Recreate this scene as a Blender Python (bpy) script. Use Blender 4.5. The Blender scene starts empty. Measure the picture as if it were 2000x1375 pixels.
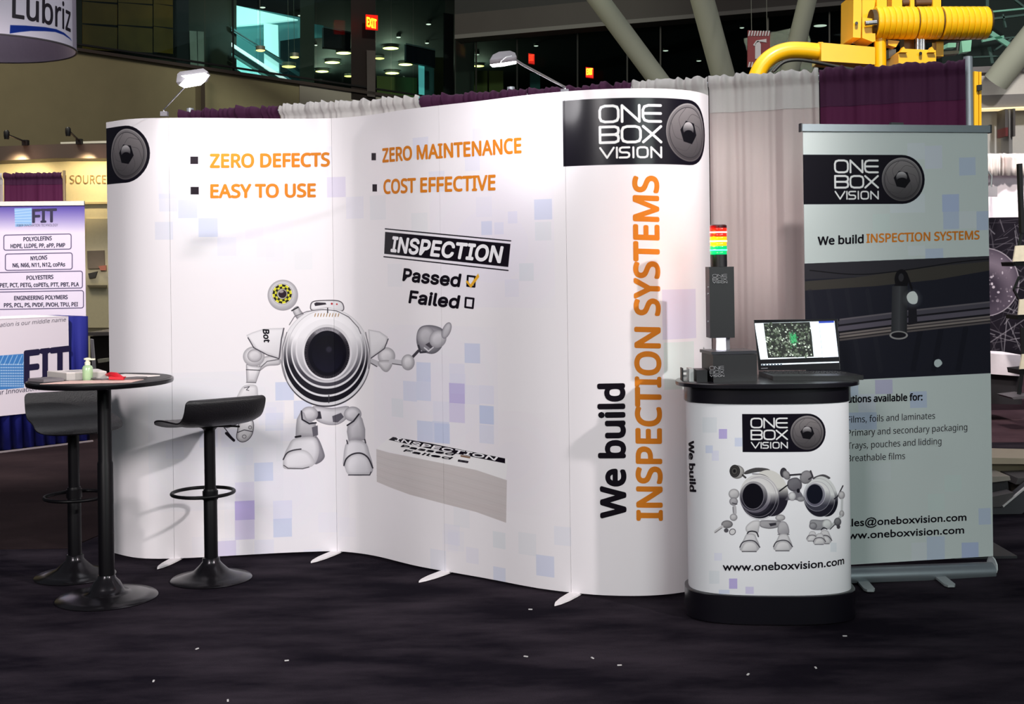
import bpy, bmesh, math, os, random
import numpy as np
from mathutils import Vector, Matrix
random.seed(7); np.random.seed(7)
C = bpy.context.scene.collection
# ------------------------------------------------------------------ camera
F, H, TH = 2400.0, 1.45, 0.0135
CT, ST = math.cos(TH), math.sin(TH)
CX, CY = 1000.0, 520.0
cam = bpy.data.cameras.new('camera'); cam.sensor_width = 36; cam.lens = 36*F/2000
cam.shift_y = -(687.5-CY)/2000; cam.clip_end = 300
co = bpy.data.objects.new('camera', cam); C.objects.link(co)
m = Matrix(((CT, ST, 0, 0), (0, 0, -1, 0), (-ST, CT, 0, H), (0, 0, 0, 1)))
co.matrix_world = m
bpy.context.scene.camera = co
# ------------------------------------------------------------------ world, lights, exposure
sc = bpy.context.scene
sc.view_settings.view_transform = 'Standard'; sc.view_settings.look = 'None'
sc.view_settings.exposure = 0.0; sc.view_settings.gamma = 1.0; sc.view_settings.use_curve_mapping = False
w = bpy.data.worlds.new('hall_ambience'); sc.world = w; w.use_nodes = True
w.node_tree.nodes['Background'].inputs[0].default_value = (0.80, 0.88, 1.0, 1)
w.node_tree.nodes['Background'].inputs[1].default_value = 0.085
def light(name, kind, loc, target, power, size=.3, color=(1, 1, 1), spot=60, blend=.5, sy=None):
    l = bpy.data.lights.new(name, kind); l.energy = power; l.color = color
    if kind == 'AREA':
        l.size = size
        if sy: l.shape = 'RECTANGLE'; l.size_y = sy
    else: l.shadow_soft_size = size
    if kind == 'SPOT': l.spot_size = math.radians(spot); l.spot_blend = blend
    o = bpy.data.objects.new(name, l); C.objects.link(o); o.location = loc
    d = Vector(target)-Vector(loc); o.rotation_euler = d.to_track_quat('-Z', 'Y').to_euler()
    return o
light('hall_light_right', 'SPOT', (8.0, -1.6, 5.9), (-2.0, 6.1, .45), 3300, .14, (1, .94, .93), 22, .7)
light('hall_light_left', 'SPOT', (-4.7, -1.7, 5.4), (1.6, 5.6, .8), 150, .18, (.93, 1.0, .98), 40, .8)
light('added_front_light', 'SPOT', (-3.5, -4.0, 4.6), (-1.7, 6.2, .9), 2900, 1.4, (1, .95, .945), 47, 1.0)  # unseen spot added as broad frontal light on the display wall
light('added_fill_light', 'AREA', (4.5, -5.0, 4.5), (2.2, 6.0, .9), 380, 4.0, (.88, 1, .95))  # unseen fill panel added to lift the roll-up and counter
light('added_drape_light', 'SPOT', (.5, -1.5, 5.6), (1.02, 6.5, 1.6), 2700, .2, (1, .95, .93), 8, 1.0)  # narrow spot added only to brighten the white drape
light('hall_light_above', 'AREA', (0, 9.5, 10), (0, 9.6, 0), 480, 9.0, (.95, .96, 1))
light('added_left_wall_light', 'AREA', (-7.5, 13.5, 9.5), (-6, 24, 4.5), 760, 3.0, (1, .93, .74))  # unseen light added for the left concrete wall
light('added_far_left_light', 'SPOT', (-4.2, 5.0, 6.0), (-4.6, 10.5, 1.1), 2700, .3, (1, .92, .92), 48, .6)  # unseen spot added to brighten the left booth banner
light('added_far_right_light', 'SPOT', (6.5, 7.0, 7.5), (7.2, 15, 2.2), 2600, .3, (1, .97, .94), 80, .6)  # added spot, lights the right-hand background walls
light('added_glazing_light', 'SPOT', (2, 12, 12.5), (-5.5, 44, 3.5), 9000, .4, (.92, 1, .80), 46, .8)  # added spot that brightens the rooms behind the glass
light('added_machine_light', 'SPOT', (1.5, 3.5, 8.0), (3.0, 9.0, 3.0), 3300, .4, (1, .96, .85), 35, .6)  # extra spot added to brighten the yellow machine
# ------------------------------------------------------------------ helpers
def lin(c):
    return tuple(((v/255)/12.92 if v/255 <= .04045 else ((v/255+.055)/1.055)**2.4) for v in c)
def P(x, y, d):
    dx, dy = x-CX, y-CY
    return Vector(((dx*CT-dy*ST)*d/F, d, H-(dx*ST+dy*CT)*d/F))
def PZ(x, y, z):                 # pixel ray meets height z
    dx, dy = x-CX, y-CY; wd = dx*ST+dy*CT
    return P(x, y, (H-z)*F/wd)
MATS = {}
def mat(name, col, rough=.6, metal=0., var=.06, scale=30., bump=0., emit=0., ecol=None, coat=0., trans=0., spec=.5, stretch=None):
    if name in MATS: return MATS[name]
    m = bpy.data.materials.new(name); m.use_nodes = True; nt = m.node_tree; b = nt.nodes['Principled BSDF']
    c = lin(col)
    tc = nt.nodes.new('ShaderNodeTexCoord'); mp = nt.nodes.new('ShaderNodeMapping')
    nt.links.new(tc.outputs['Object'], mp.inputs[0])
    if stretch: mp.inputs['Scale'].default_value = stretch
    n = nt.nodes.new('ShaderNodeTexNoise'); n.inputs['Scale'].default_value = scale; n.inputs['Detail'].default_value = 4
    nt.links.new(mp.outputs[0], n.inputs['Vector'])
    r = nt.nodes.new('ShaderNodeMix'); r.data_type = 'RGBA'
    r.inputs[6].default_value = (*[max(0, v*(1-var)) for v in c], 1); r.inputs[7].default_value = (*[min(1, v*(1+var)) for v in c], 1)
    nt.links.new(n.outputs['Fac'], r.inputs[0]); nt.links.new(r.outputs[2], b.inputs['Base Color'])
    b.inputs['Roughness'].default_value = rough; b.inputs['Metallic'].default_value = metal
    b.inputs['Specular IOR Level'].default_value = spec
    if coat: b.inputs['Coat Weight'].default_value = coat; b.inputs['Coat Roughness'].default_value = .15
    if bump:
        bp = nt.nodes.new('ShaderNodeBump'); bp.inputs['Strength'].default_value = bump; bp.inputs['Distance'].default_value = .01
        nt.links.new(n.outputs['Fac'], bp.inputs['Height']); nt.links.new(bp.outputs[0], b.inputs['Normal'])
    if emit:
        b.inputs['Emission Color'].default_value = (*lin(ecol or col), 1); b.inputs['Emission Strength'].default_value = emit
    if trans:
        t = nt.nodes.new('ShaderNodeBsdfTranslucent'); t.inputs[0].default_value = (*c, 1)
        mx = nt.nodes.new('ShaderNodeMixShader'); mx.inputs[0].default_value = trans
        nt.links.new(b.outputs[0], mx.inputs[1]); nt.links.new(t.outputs[0], mx.inputs[2])
        nt.links.new(mx.outputs[0], nt.nodes['Material Output'].inputs[0])
    MATS[name] = m; return m
def glassmat(name, tint, refl, rough=.0):
    if name in MATS: return MATS[name]
    m = bpy.data.materials.new(name); m.use_nodes = True; nt = m.node_tree; nt.nodes.remove(nt.nodes['Principled BSDF'])
    t = nt.nodes.new('ShaderNodeBsdfTransparent'); t.inputs[0].default_value = (*tint, 1)
    g = nt.nodes.new('ShaderNodeBsdfGlossy'); g.inputs['Roughness'].default_value = rough; g.inputs[0].default_value = (.8, .9, .85, 1)
    mx = nt.nodes.new('ShaderNodeMixShader'); mx.inputs[0].default_value = refl
    nt.links.new(t.outputs[0], mx.inputs[1]); nt.links.new(g.outputs[0], mx.inputs[2]); nt.links.new(mx.outputs[0], nt.nodes['Material Output'].inputs[0])
    MATS[name] = m; return m
def prop(o, label=None, cat=None, group=None, kind=None):
    if label: o['label'] = label
    if cat: o['category'] = cat
    if group: o['group'] = group
    if kind: o['kind'] = kind
    return o
def thing(name, label, cat, loc=(0, 0, 0), group=None):
    o = bpy.data.objects.new(name, None); C.objects.link(o); o.location = loc; o.empty_display_size = .1
    return prop(o, label, cat, group)
def struct(name, loc=(0, 0, 0)):
    o = bpy.data.objects.new(name, None); C.objects.link(o); o.location = loc; return prop(o, kind='structure')
def world_loc(o):
    v = Vector((0, 0, 0))
    while o is not None: v += o.location; o = o.parent
    return v
class MB:
    def __init__(s): s.v = []; s.f = []; s.uv = None
    def add(s, vs, fs):
        k = len(s.v); s.v += [tuple(v) for v in vs]; s.f += [tuple(i+k for i in f) for f in fs]; return s
    def box(s, c, size, rz=0, M=None):
        x, y, z = [k/2 for k in size]; vs = []
        R = M if M is not None else Matrix.Rotation(rz, 3, 'Z')
        for i in range(8):
            vs.append(Vector(c)+R@Vector((x*(1 if i & 1 else -1), y*(1 if i & 2 else -1), z*(1 if i & 4 else -1))))
        return s.add(vs, [(0, 2, 3, 1), (4, 5, 7, 6), (0, 1, 5, 4), (2, 6, 7, 3), (0, 4, 6, 2), (1, 3, 7, 5)])
    def bar(s, a, b, w, t, up=(0, 0, 1)):
        a, b = Vector(a), Vector(b); d = (b-a); L = d.length; d.normalize(); u = Vector(up)
        if abs(d.dot(u)) > .98: u = Vector((0, 1, 0))
        sd = d.cross(u).normalized(); u = sd.cross(d).normalized()
        R = Matrix((d, sd, u)).transposed()
        return s.box((a+b)/2, (L, w, t), M=R)
    def tube(s, path, r, n=12, cap=True):
        path = [Vector(p) for p in path]; rs = r if hasattr(r, '__len__') else [r]*len(path)
        T = []
        for i in range(len(path)):
            a = path[max(0, i-1)]; b = path[min(len(path)-1, i+1)]; T.append((b-a).normalized())
        u = T[0].orthogonal().normalized(); vs = []; fs = []
        for i, p in enumerate(path):
            if i: 
                u = (u - T[i]*u.dot(T[i])).normalized()
            v = T[i].cross(u)
            for k in range(n):
                a = 2*math.pi*k/n; vs.append(p+(u*math.cos(a)+v*math.sin(a))*rs[i])
        for i in range(len(path)-1):
            for k in range(n):
                k2 = (k+1) % n; fs.append((i*n+k, i*n+k2, (i+1)*n+k2, (i+1)*n+k))
        if cap: fs.append(tuple(reversed(range(n)))); fs.append(tuple((len(path)-1)*n+k for k in range(n)))
        return s.add(vs, fs)
    def lathe(s, prof, c=(0, 0, 0), n=32):
        c = Vector(c); vs = []; fs = []
        for r, z in prof:
            for k in range(n):
                a = 2*math.pi*k/n; vs.append(c+Vector((r*math.cos(a), r*math.sin(a), z)))
        for i in range(len(prof)-1):
            for k in range(n):
                k2 = (k+1) % n; fs.append((i*n+k, i*n+k2, (i+1)*n+k2, (i+1)*n+k))
        if prof[0][0] > 1e-4: fs.append(tuple(reversed(range(n))))
        if prof[-1][0] > 1e-4: fs.append(tuple((len(prof)-1)*n+k for k in range(n)))
        return s.add(vs, fs)
    def prism(s, pts, vec):      # polygon (3D points) extruded along vec
        n = len(pts); pts = [Vector(p) for p in pts]; vec = Vector(vec)
        return s.add(pts+[p+vec for p in pts], [tuple(range(n)), tuple(reversed(range(n, 2*n)))]+[(i, i+n, (i+1) % n+n, (i+1) % n) for i in range(n)])
    def build(s, name, material, parent=None, smooth=None, kind=None):
        me = bpy.data.meshes.new(name)
        off = world_loc(parent) if parent is not None else Vector((0, 0, 0))
        me.from_pydata([tuple(Vector(v)-off) for v in s.v], [], s.f); 
        bm = bmesh.new(); bm.from_mesh(me); bmesh.ops.recalc_face_normals(bm, faces=bm.faces); bm.to_mesh(me); bm.free()
        if smooth is not None:
            me.polygons.foreach_set('use_smooth', [True]*len(me.polygons)); me.set_sharp_from_angle(angle=math.radians(smooth))
        me.materials.append(material); me.update()
        o = bpy.data.objects.new(name, me); C.objects.link(o)
        if parent is not None: o.parent = parent
        if kind: o['kind'] = kind
        return o
def slab(px, d, thick, name, material, parent=None, smooth=None):    # upright piece facing the hall at distance d
    return MB().prism([P(x, y, d) for x, y in px], (0, thick, 0)).build(name, material, parent, smooth)
def catmull(pts, n=8, closed=False):
    pts = [np.array(p, float) for p in pts]; out = []; N = len(pts)
    rng = range(N) if closed else range(N-1)
    for i in rng:
        if closed: p0, p1, p2, p3 = pts[(i-1) % N], pts[i], pts[(i+1) % N], pts[(i+2) % N]
        else: p0, p1, p2, p3 = pts[max(0, i-1)], pts[i], pts[i+1], pts[min(N-1, i+2)]
        for k in range(n):
            t = k/n; out.append(.5*((2*p1)+(-p0+p2)*t+(2*p0-5*p1+4*p2-p3)*t*t+(-p0+3*p1-3*p2+p3)*t**3))
    if not closed: out.append(pts[-1])
    return np.array(out)
# upright ruled surface over a plan polyline
class Wall:
    def __init__(s, plan, z0, z1):
        s.p = np.array(plan, float); d = np.diff(s.p, axis=0); s.s = np.concatenate([[0], np.cumsum(np.hypot(d[:, 0], d[:, 1]))])
        s.L = s.s[-1]; s.z0, s.z1 = z0, z1; s.flat = len(plan) == 2
        r = s.p[:, 0]/s.p[:, 1]
        i = int(np.argmin(r)); j = int(np.argmax(r)); s.ri, s.rs = r[i:j+1], s.s[i:j+1]
    def xy(s, q): return np.interp(q, s.s, s.p[:, 0]), np.interp(q, s.s, s.p[:, 1])
    def at(s, q, z, off=0.):
        X, Y = s.xy(q); e = .004
        X2, Y2 = s.xy(min(q+e, s.L)); X1, Y1 = s.xy(max(q-e, 0)); t = Vector((X2-X1, Y2-Y1, 0)).normalized()
        return Vector((X, Y, z))+Vector((t.y, -t.x, 0))*off
    def hit(s, x, y):            # photo pixel -> (arc length, height) on the real surface
        dx, dy = x-CX, y-CY; wx = dx*CT-dy*ST; wd = dx*ST+dy*CT
        q = float(np.interp(wx/F, s.ri, s.rs)); 
        if s.flat:
            (a, b), (c, d) = s.p; r = wx/F; t = (r*b-a)/((c-a)-r*(d-b)); q = t*s.L; Y = b+t*(d-b)
        else: Y = float(np.interp(q, s.s, s.p[:, 1]))
        return np.array((q, H-wd*Y/F))
    def sheet(s, name, material, parent, q0=0, q1=None, thick=.004, cols=60, z0=None, z1=None, gap=0):
        q1 = s.L if q1 is None else q1; z0 = s.z0 if z0 is None else z0; z1 = s.z1 if z1 is None else z1
        qs = np.linspace(q0+gap, q1-gap, cols+1); vs = []; fs = []; n = cols+1
        for off in (0, -thick):
            for z in (z0, z1):
                for q in qs: vs.append(s.at(q, z, off))
        for i in range(cols):
            fs.append((i, i+1, n+i+1, n+i)); a = 2*n
            fs.append((a+i+1, a+i, a+n+i, a+n+i+1)); fs.append((n+i, n+i+1, a+n+i+1, a+n+i)); fs.append((i+1, i, a+i, a+i+1))
        fs.append((0, n, 3*n, 2*n)); fs.append((n-1, 3*n-1, 4*n-1, 2*n-1))
        o = MB().add(vs, fs).build(name, material, parent)
        me = o.data; uv = me.uv_layers.new(name='UVMap'); off = world_loc(parent) if parent else Vector((0,0,0))
        qmap = {}
        for k in range(4*n): qmap[k] = (qs[k % n]/s.L, ((vs[k].z)-s.z0)/(s.z1-s.z0))
        for l in me.loops: uv.data[l.index].uv = qmap[l.vertex_index]
        me.polygons.foreach_set('use_smooth', [True]*len(me.polygons)); me.set_sharp_from_angle(angle=math.radians(40))
        return o
# ---------------------------------------------------------------- flat print painted into an image made here
class Canvas:
    def __init__(s, wall, res, base):
        s.w = wall; s.W = int(wall.L*res); s.Hh = int((wall.z1-wall.z0)*res); s.res = res
        q = (np.arange(s.W)+.5)/s.W*wall.L; z = wall.z0+(np.arange(s.Hh)+.5)/s.Hh*(wall.z1-wall.z0)
        X, Y = wall.xy(q); s.S, s.Z = np.meshgrid(q, z)
        X = np.broadcast_to(X, s.S.shape); Y = np.broadcast_to(Y, s.S.shape)
        wx = X*F/Y; wd = (H-s.Z)*F/Y
        s.PX = (CX+wx*CT+wd*ST); s.PY = (CY-wx*ST+wd*CT)
        s.S, s.Z, s.PX, s.PY = [np.ascontiguousarray(a_, dtype=np.float32) for a_ in (s.S, s.Z, s.PX, s.PY)]
        s.img = np.empty((s.Hh, s.W, 3), np.float32); s.img[:] = np.array(base)/255.
    def px(s, ox=0, oy=0, k=1.): return Draw(s, (s.PX-ox)*k, (s.PY-oy)*k, k*F/s.res/5.6)
    def loc(s, q0, z1, h): return Draw(s, (s.S-q0)/h, (z1-s.Z)/h, 1/(s.res*h))
    def material(s, name, rough=.35, coat=.3, emit=0):
        im = bpy.data.images.new(name, s.W, s.Hh, alpha=False)
        px = np.ones((s.Hh, s.W, 4), np.float32); px[..., :3] = np.clip(s.img, 0, 1); im.pixels.foreach_set(px.ravel()); im.update(); im.pack()
        m = bpy.data.materials.new(name); m.use_nodes = True; nt = m.node_tree; b = nt.nodes['Principled BSDF']
        t = nt.nodes.new('ShaderNodeTexImage'); t.image = im; t.extension = 'EXTEND'; nt.links.new(t.outputs[0], b.inputs['Base Color'])
        b.inputs['Roughness'].default_value = rough; b.inputs['Coat Weight'].default_value = coat; b.inputs['Coat Roughness'].default_value = .19; b.inputs['Specular IOR Level'].default_value = .06
        if emit:
            nt.links.new(t.outputs[0], b.inputs['Emission Color']); b.inputs['Emission Strength'].default_value = emit
        return m
def A(c): return np.array(c, np.float32)/255. if np.ndim(c) else np.array([c]*3, np.float32)/255.
class Draw:
    def __init__(s, cv, U, V, aa): s.c, s.U, s.V, s.aa = cv, U, V, aa
    def win(s, x0, y0, x1, y1, pad=3):
        k = 4; p = pad*s.aa*2; m = (s.U[::k, ::k] > x0-p-s.aa*k) & (s.U[::k, ::k] < x1+p+s.aa*k) & (s.V[::k, ::k] > y0-p-s.aa*k) & (s.V[::k, ::k] < y1+p+s.aa*k)
        r = np.where(m.any(1))[0]; q = np.where(m.any(0))[0]
        if len(r) == 0: return None
        return slice(max(0, r[0]*k-k), r[-1]*k+2*k), slice(max(0, q[0]*k-k), q[-1]*k+2*k)
    def blend(s, w, mask, col, alpha=1.):
        I = s.c.img[w]; m = (mask*alpha).astype(np.float32)[..., None]; I += m*(col-I)
    def sdpoly(s, w, pts):
        f_ = np.float32; U, V = s.U[w], s.V[w]; d = np.full(U.shape, 1e18, f_); sg = np.zeros(U.shape, bool); n = len(pts); pts = [(f_(p[0]), f_(p[1])) for p in pts]
        for i in range(n):
            ax, ay = pts[i]; bx, by = pts[i-1]; ex, ey = bx-ax, by-ay; wx = U-ax; wy = V-ay; L = f_(max(ex*ex+ey*ey, 1e-12))
            cr = ex*wy-ey*wx; t = (wx*ex+wy*ey)/L; np.clip(t, 0, 1, out=t); wx -= ex*t; wx *= wx; wy2 = wy-ey*t; wy2 *= wy2; wx += wy2; np.minimum(d, wx, out=d)
            c1 = wy >= 0; c2 = V < by; c3 = cr > 0; sg ^= (c1 & c2 & c3) | ~(c1 | c2 | c3)
        sg = np.where(sg, f_(-1), f_(1))
        return sg*np.sqrt(d)
    def shade(s, w, sd, light, dark, rim, g, c, r):
        t = np.clip(-sd/max(rim, 1e-6), 0, 1)**.7
        gx = ((s.U[w]-c[0])*g[0]+(s.V[w]-c[1])*g[1])/r
        t = np.clip(t*(1-.5*np.clip(gx, -1, 1.3)-.12), 0, 1)[..., None]
        dk_ = A(dark)*.62+A(light)*.38
        return dk_*(1-t)+A(light)*t
    def poly(s, pts, col, alpha=1., smooth=False, dark=None, rim=10, g=(.4, .8), line=None, lw=2., top=None):
        pts = np.array(pts, float)
        if smooth: pts = catmull(pts, 4, True)
        x0, y0 = pts.min(0); x1, y1 = pts.max(0); w = s.win(x0-lw, y0-lw, x1+lw, y1+lw)
        if w is None: return
        sd = s.sdpoly(w, pts); m = np.clip(.5-sd/s.aa, 0, 1)
        if dark is not None: cc = s.shade(w, sd, col, dark, rim, g, ((x0+x1)/2, (y0+y1)/2), max(x1-x0, y1-y0)/2)
        elif top is not None:
            t = np.clip((s.V[w]-y0)/(y1-y0), 0, 1)[..., None]; cc = A(top)*(1-t)+A(col)*t
        else: cc = A(col)
        s.blend(w, m, cc, alpha)
        if line is not None: s.blend(w, np.clip(.5-(np.abs(sd)-lw/2)/s.aa, 0, 1), A(line), alpha)
    def ell(s, cx, cy, rx, ry, col, alpha=1., rot=0, dark=None, rim=10, g=(.4, .8), line=None, lw=2., top=None, grad=None, soft=None):
        R = max(rx, ry)+lw; w = s.win(cx-R, cy-R, cx+R, cy+R)
        if w is None: return
        a = math.radians(rot); u = (s.U[w]-cx)*math.cos(a)+(s.V[w]-cy)*math.sin(a); v = -(s.U[w]-cx)*math.sin(a)+(s.V[w]-cy)*math.cos(a)
        k = np.sqrt((u/rx)**2+(v/ry)**2)+1e-9; gl = np.sqrt((u/rx**2)**2+(v/ry**2)**2)+1e-9; sd = (k-1)*k/gl
        m = np.clip(.5-sd/(soft or s.aa), 0, 1)
        if dark is not None: cc = s.shade(w, sd, col, dark, rim, g, (cx, cy), max(rx, ry))
        elif top is not None:
            t = np.clip((s.V[w]-cy)/ry*.5+.5, 0, 1)[..., None]
            if grad: t = np.clip((t-grad[0])/(grad[1]-grad[0]), 0, 1)
            cc = A(top)*(1-t)+A(col)*t
        else: cc = A(col)
        if col is not None and (line is None or alpha > 0): s.blend(w, m, cc, alpha)
        if line is not None: s.blend(w, np.clip(.5-(np.abs(sd)-lw/2)/s.aa, 0, 1), A(line), 1)
    def stroke(s, pts, wd, col, alpha=1.):
        pts = np.array(pts, float); x0, y0 = pts.min(0)-wd; x1, y1 = pts.max(0)+wd; w = s.win(x0, y0, x1, y1)
        if w is None: return
        U, V = s.U[w], s.V[w]; d = np.full(U.shape, 1e18)
        for i in range(len(pts)-1):
            ax, ay = pts[i]; bx, by = pts[i+1]; ex, ey = bx-ax, by-ay
            t = np.clip(((U-ax)*ex+(V-ay)*ey)/max(ex*ex+ey*ey, 1e-12), 0, 1); d = np.minimum(d, (U-ax-ex*t)**2+(V-ay-ey*t)**2)
        s.blend(w, np.clip(.5-(np.sqrt(d)-wd/2)/s.aa, 0, 1), A(col), alpha)
    def rect(s, x0, y0, x1, y1, col, alpha=1.): s.poly([(x0, y0), (x1, y0), (x1, y1), (x0, y1)], col, alpha)
def rrect(x0, y0, x1, y1, r):
    o = []
    for cx, cy, a0 in ((x1-r, y0+r, -90), (x1-r, y1-r, 0), (x0+r, y1-r, 90), (x0+r, y0+r, 180)):
        for k in range(4): a = math.radians(a0+30*k); o.append((cx+r*math.cos(a), cy+r*math.sin(a)))
    return o
GL = {'O': [[(.28, 0), (.72, 0), (.93, .08), (1, .28), (1, .72), (.93, .92), (.72, 1), (.28, 1), (.07, .92), (0, .72), (0, .28), (.07, .08), (.28, 0)]],
 'N': [[(0, 1), (0, 0), (1, 1), (1, 0)]], 'E': [[(1, 0), (.3, 0), (.08, .08), (0, .28), (0, .72), (.08, .92), (.3, 1), (1, 1)], [(0, .5), (1, .5)]],
 'B': [[(0, 0), (.8, 0), (.97, .08), (1, .25), (.97, .42), (.8, .5), (0, .5)], [(.8, .5), (.97, .58), (1, .75), (.97, .92), (.8, 1), (0, 1), (0, 0)]],
 'X': [[(0, 0), (1, 1)], [(0, 1), (1, 0)]], 'V': [[(0, 0), (.5, 1), (1, 0)]], 'I': [[(.5, 0), (.5, 1)]],
 'S': [[(1, 0), (.25, 0), (.05, .08), (0, .25), (.05, .42), (.25, .5), (.75, .5), (.95, .58), (1, .75), (.95, .92), (.75, 1), (0, 1)]]}
ROWS = [('ONE', [(0, .30), (.36, .64), (.70, 1)], .115, .355, .042), ('BOX', [(0, .30), (.355, .655), (.70, 1)], .43, .665, .042),
        ('VISION', [(0, .22), (.26, .28), (.315, .47), (.525, .545), (.60, .77), (.83, 1)], .745, .895, .032)]
def logo_text(D, x0, x1, col=(225, 225, 225), dy=0):
    for word, bx, a, b, wd in ROWS:
        for ch, (l, r) in zip(word, bx):
            for st in GL[ch]:
                D.stroke([(x0+(l+(r-l)*u)*(x1-x0), a+dy+(b-a)*v) for u, v in st], wd, col)
def lens(D, cx, cy, r):
    D.ell(cx, cy, r, r, (78, 74, 76), top=(150, 145, 146)); D.ell(cx, cy, r*.95, r*.95, (60, 57, 60), top=(118, 113, 116))
    D.ell(cx, cy, r*.86, r*.86, (66, 63, 66), top=(128, 122, 124), line=(40, 38, 42), lw=r*.02)
    for k in range(6):
        a = math.radians(60*k+20); p = [(cx+r*math.cos(a)*.42, cy+r*math.sin(a)*.42), (cx+r*.66*math.cos(a+.45), cy+r*.66*math.sin(a+.45)), (cx+r*.84*math.cos(a+1.05), cy+r*.84*math.sin(a+1.05))]
        D.stroke(catmull(p, 5), r*.016, (62, 59, 62), .8)
    D.poly([(cx+r*.42*math.cos(math.radians(60*k+10)), cy+r*.42*math.sin(math.radians(60*k+10))) for k in range(6)], (16, 14, 20))
    D.ell(cx-r*.02, cy-r*.1, r*.27, r*.26, (36, 34, 38), top=(170, 166, 168), grad=(.1, .8)); D.ell(cx, cy+r*.14, r*.30, r*.22, (14, 13, 18))
def badge(cv, wall, q0, q1, zt, zb, text=True):
    h = zt-zb; D = cv.loc(q0, zt, h); W = (q1-q0)/h
    pts = [(0, 0), (W-.5, 0)]+[(W-.5+.5*math.sin(math.radians(a)), .5-.5*math.cos(math.radians(a))) for a in range(10, 180, 10)]+[(W-.5, 1), (0, 1)]
    D.poly(pts, (15, 12, 22)); lens(D, W-.5, .5, .445)
    if text: logo_text(D, W-.5-.445-.085-.93, W-.5-.445-.085)
# ---------------------------------------------------------------- lettering
fdir = os.path.join(bpy.utils.resource_path('LOCAL'), 'datafiles', 'fonts')
def ffont(n):
    try: return bpy.data.fonts.load(os.path.join(fdir, n))
    except Exception: return None
FONTS = {'hum': ffont('NotoSansHebrew-Regular.woff2'), 'grot': ffont('Inter.woff2'), 'geo': None}
def glyphs(txt, font, res=3, spacing=1.):
    c = bpy.data.curves.new('t', 'FONT'); c.body = txt; c.resolution_u = res; c.space_character = spacing
    if FONTS.get(font): c.font = FONTS[font]
    o = bpy.data.objects.new('t', c); C.objects.link(o); bpy.context.view_layer.update()
    dg = bpy.context.evaluated_depsgraph_get(); me = bpy.data.meshes.new_from_object(o.evaluated_get(dg))
    v = np.array([tuple(p.co)[:2] for p in me.vertices]); me.calc_loop_triangles(); t = [tuple(x.vertices) for x in me.loop_triangles]
    bpy.data.objects.remove(o); bpy.data.curves.remove(c); bpy.data.meshes.remove(me)
    return v, t
CAPH = {}
def lettering(wall, parent, txt, p0, p1, cap, material, font='hum', bold=0., off=.0012, shear=0., spacing=1., step=.03, name='lettering', raw=False):
    v, t = glyphs(txt, font, 3, spacing)
    if font not in CAPH: g, _ = glyphs('H', font); CAPH[font] = g[:, 1].max()
    ch = CAPH[font]; x0, x1 = v[:, 0].min(), v[:, 0].max()
    a = wall.hit(*p0) if not raw else np.array(p0); b = wall.hit(*p1) if not raw else np.array(p1)
    c = wall.hit(p0[0]+cap[0], p0[1]+cap[1])-a if not raw else np.array(cap)
    U = (v[:, 0]-x0)/(x1-x0); V = v[:, 1]/ch
    q = a[None]+U[:, None]*(b-a)[None]+V[:, None]*c[None]
    hc = np.hypot(*c); sh = [(0, 0)]
    if bold: sh += [(bold*hc*math.cos(k*math.pi/4), bold*hc*math.sin(k*math.pi/4)) for k in range(8)]
    if not wall.flat:
        bm = bmesh.new(); vs = [bm.verts.new((x, y, 0)) for x, y in q]
        for f in t:
            try: bm.faces.new([vs[i] for i in f])
            except ValueError: pass
        for k in range(math.floor(q[:, 0].min()/step)+1, math.ceil(q[:, 0].max()/step)):
            bmesh.ops.bisect_plane(bm, geom=bm.verts[:]+bm.edges[:]+bm.faces[:], plane_co=(k*step, 0, 0), plane_no=(1, 0, 0), dist=1e-6)
        bm.verts.index_update(); q = np.array([tuple(p.co)[:2] for p in bm.verts]); t = [tuple(p.index for p in f.verts) for f in bm.faces]; bm.free()
    vs, fs = [], []; N = len(q); lo = world_loc(parent)
    fn = (lambda a_, b_, o_: flat_at(wall, a_, b_, o_)) if wall.flat else wall.at
    if wall.flat and type(wall) is not Wall: fn = wall.at
    for n, (sx, sy) in enumerate(sh):
        vs += [fn(x+sx, y+sy, off+n*.00001)-lo for x, y in q]; fs += [tuple(i+n*N for i in f) for f in t]
    me = bpy.data.meshes.new(name); me.from_pydata(vs, [], fs); me.materials.append(material)
    o = bpy.data.objects.new(name, me); C.objects.link(o); o.parent = parent
    return o
def flat_at(w, q, z, off):
    (a, b), (c, d) = w.p; t = Vector((c-a, d-b, 0))/w.L
    return Vector((a, b, z))+t*q+Vector((t.y, -t.x, 0))*off
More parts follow.
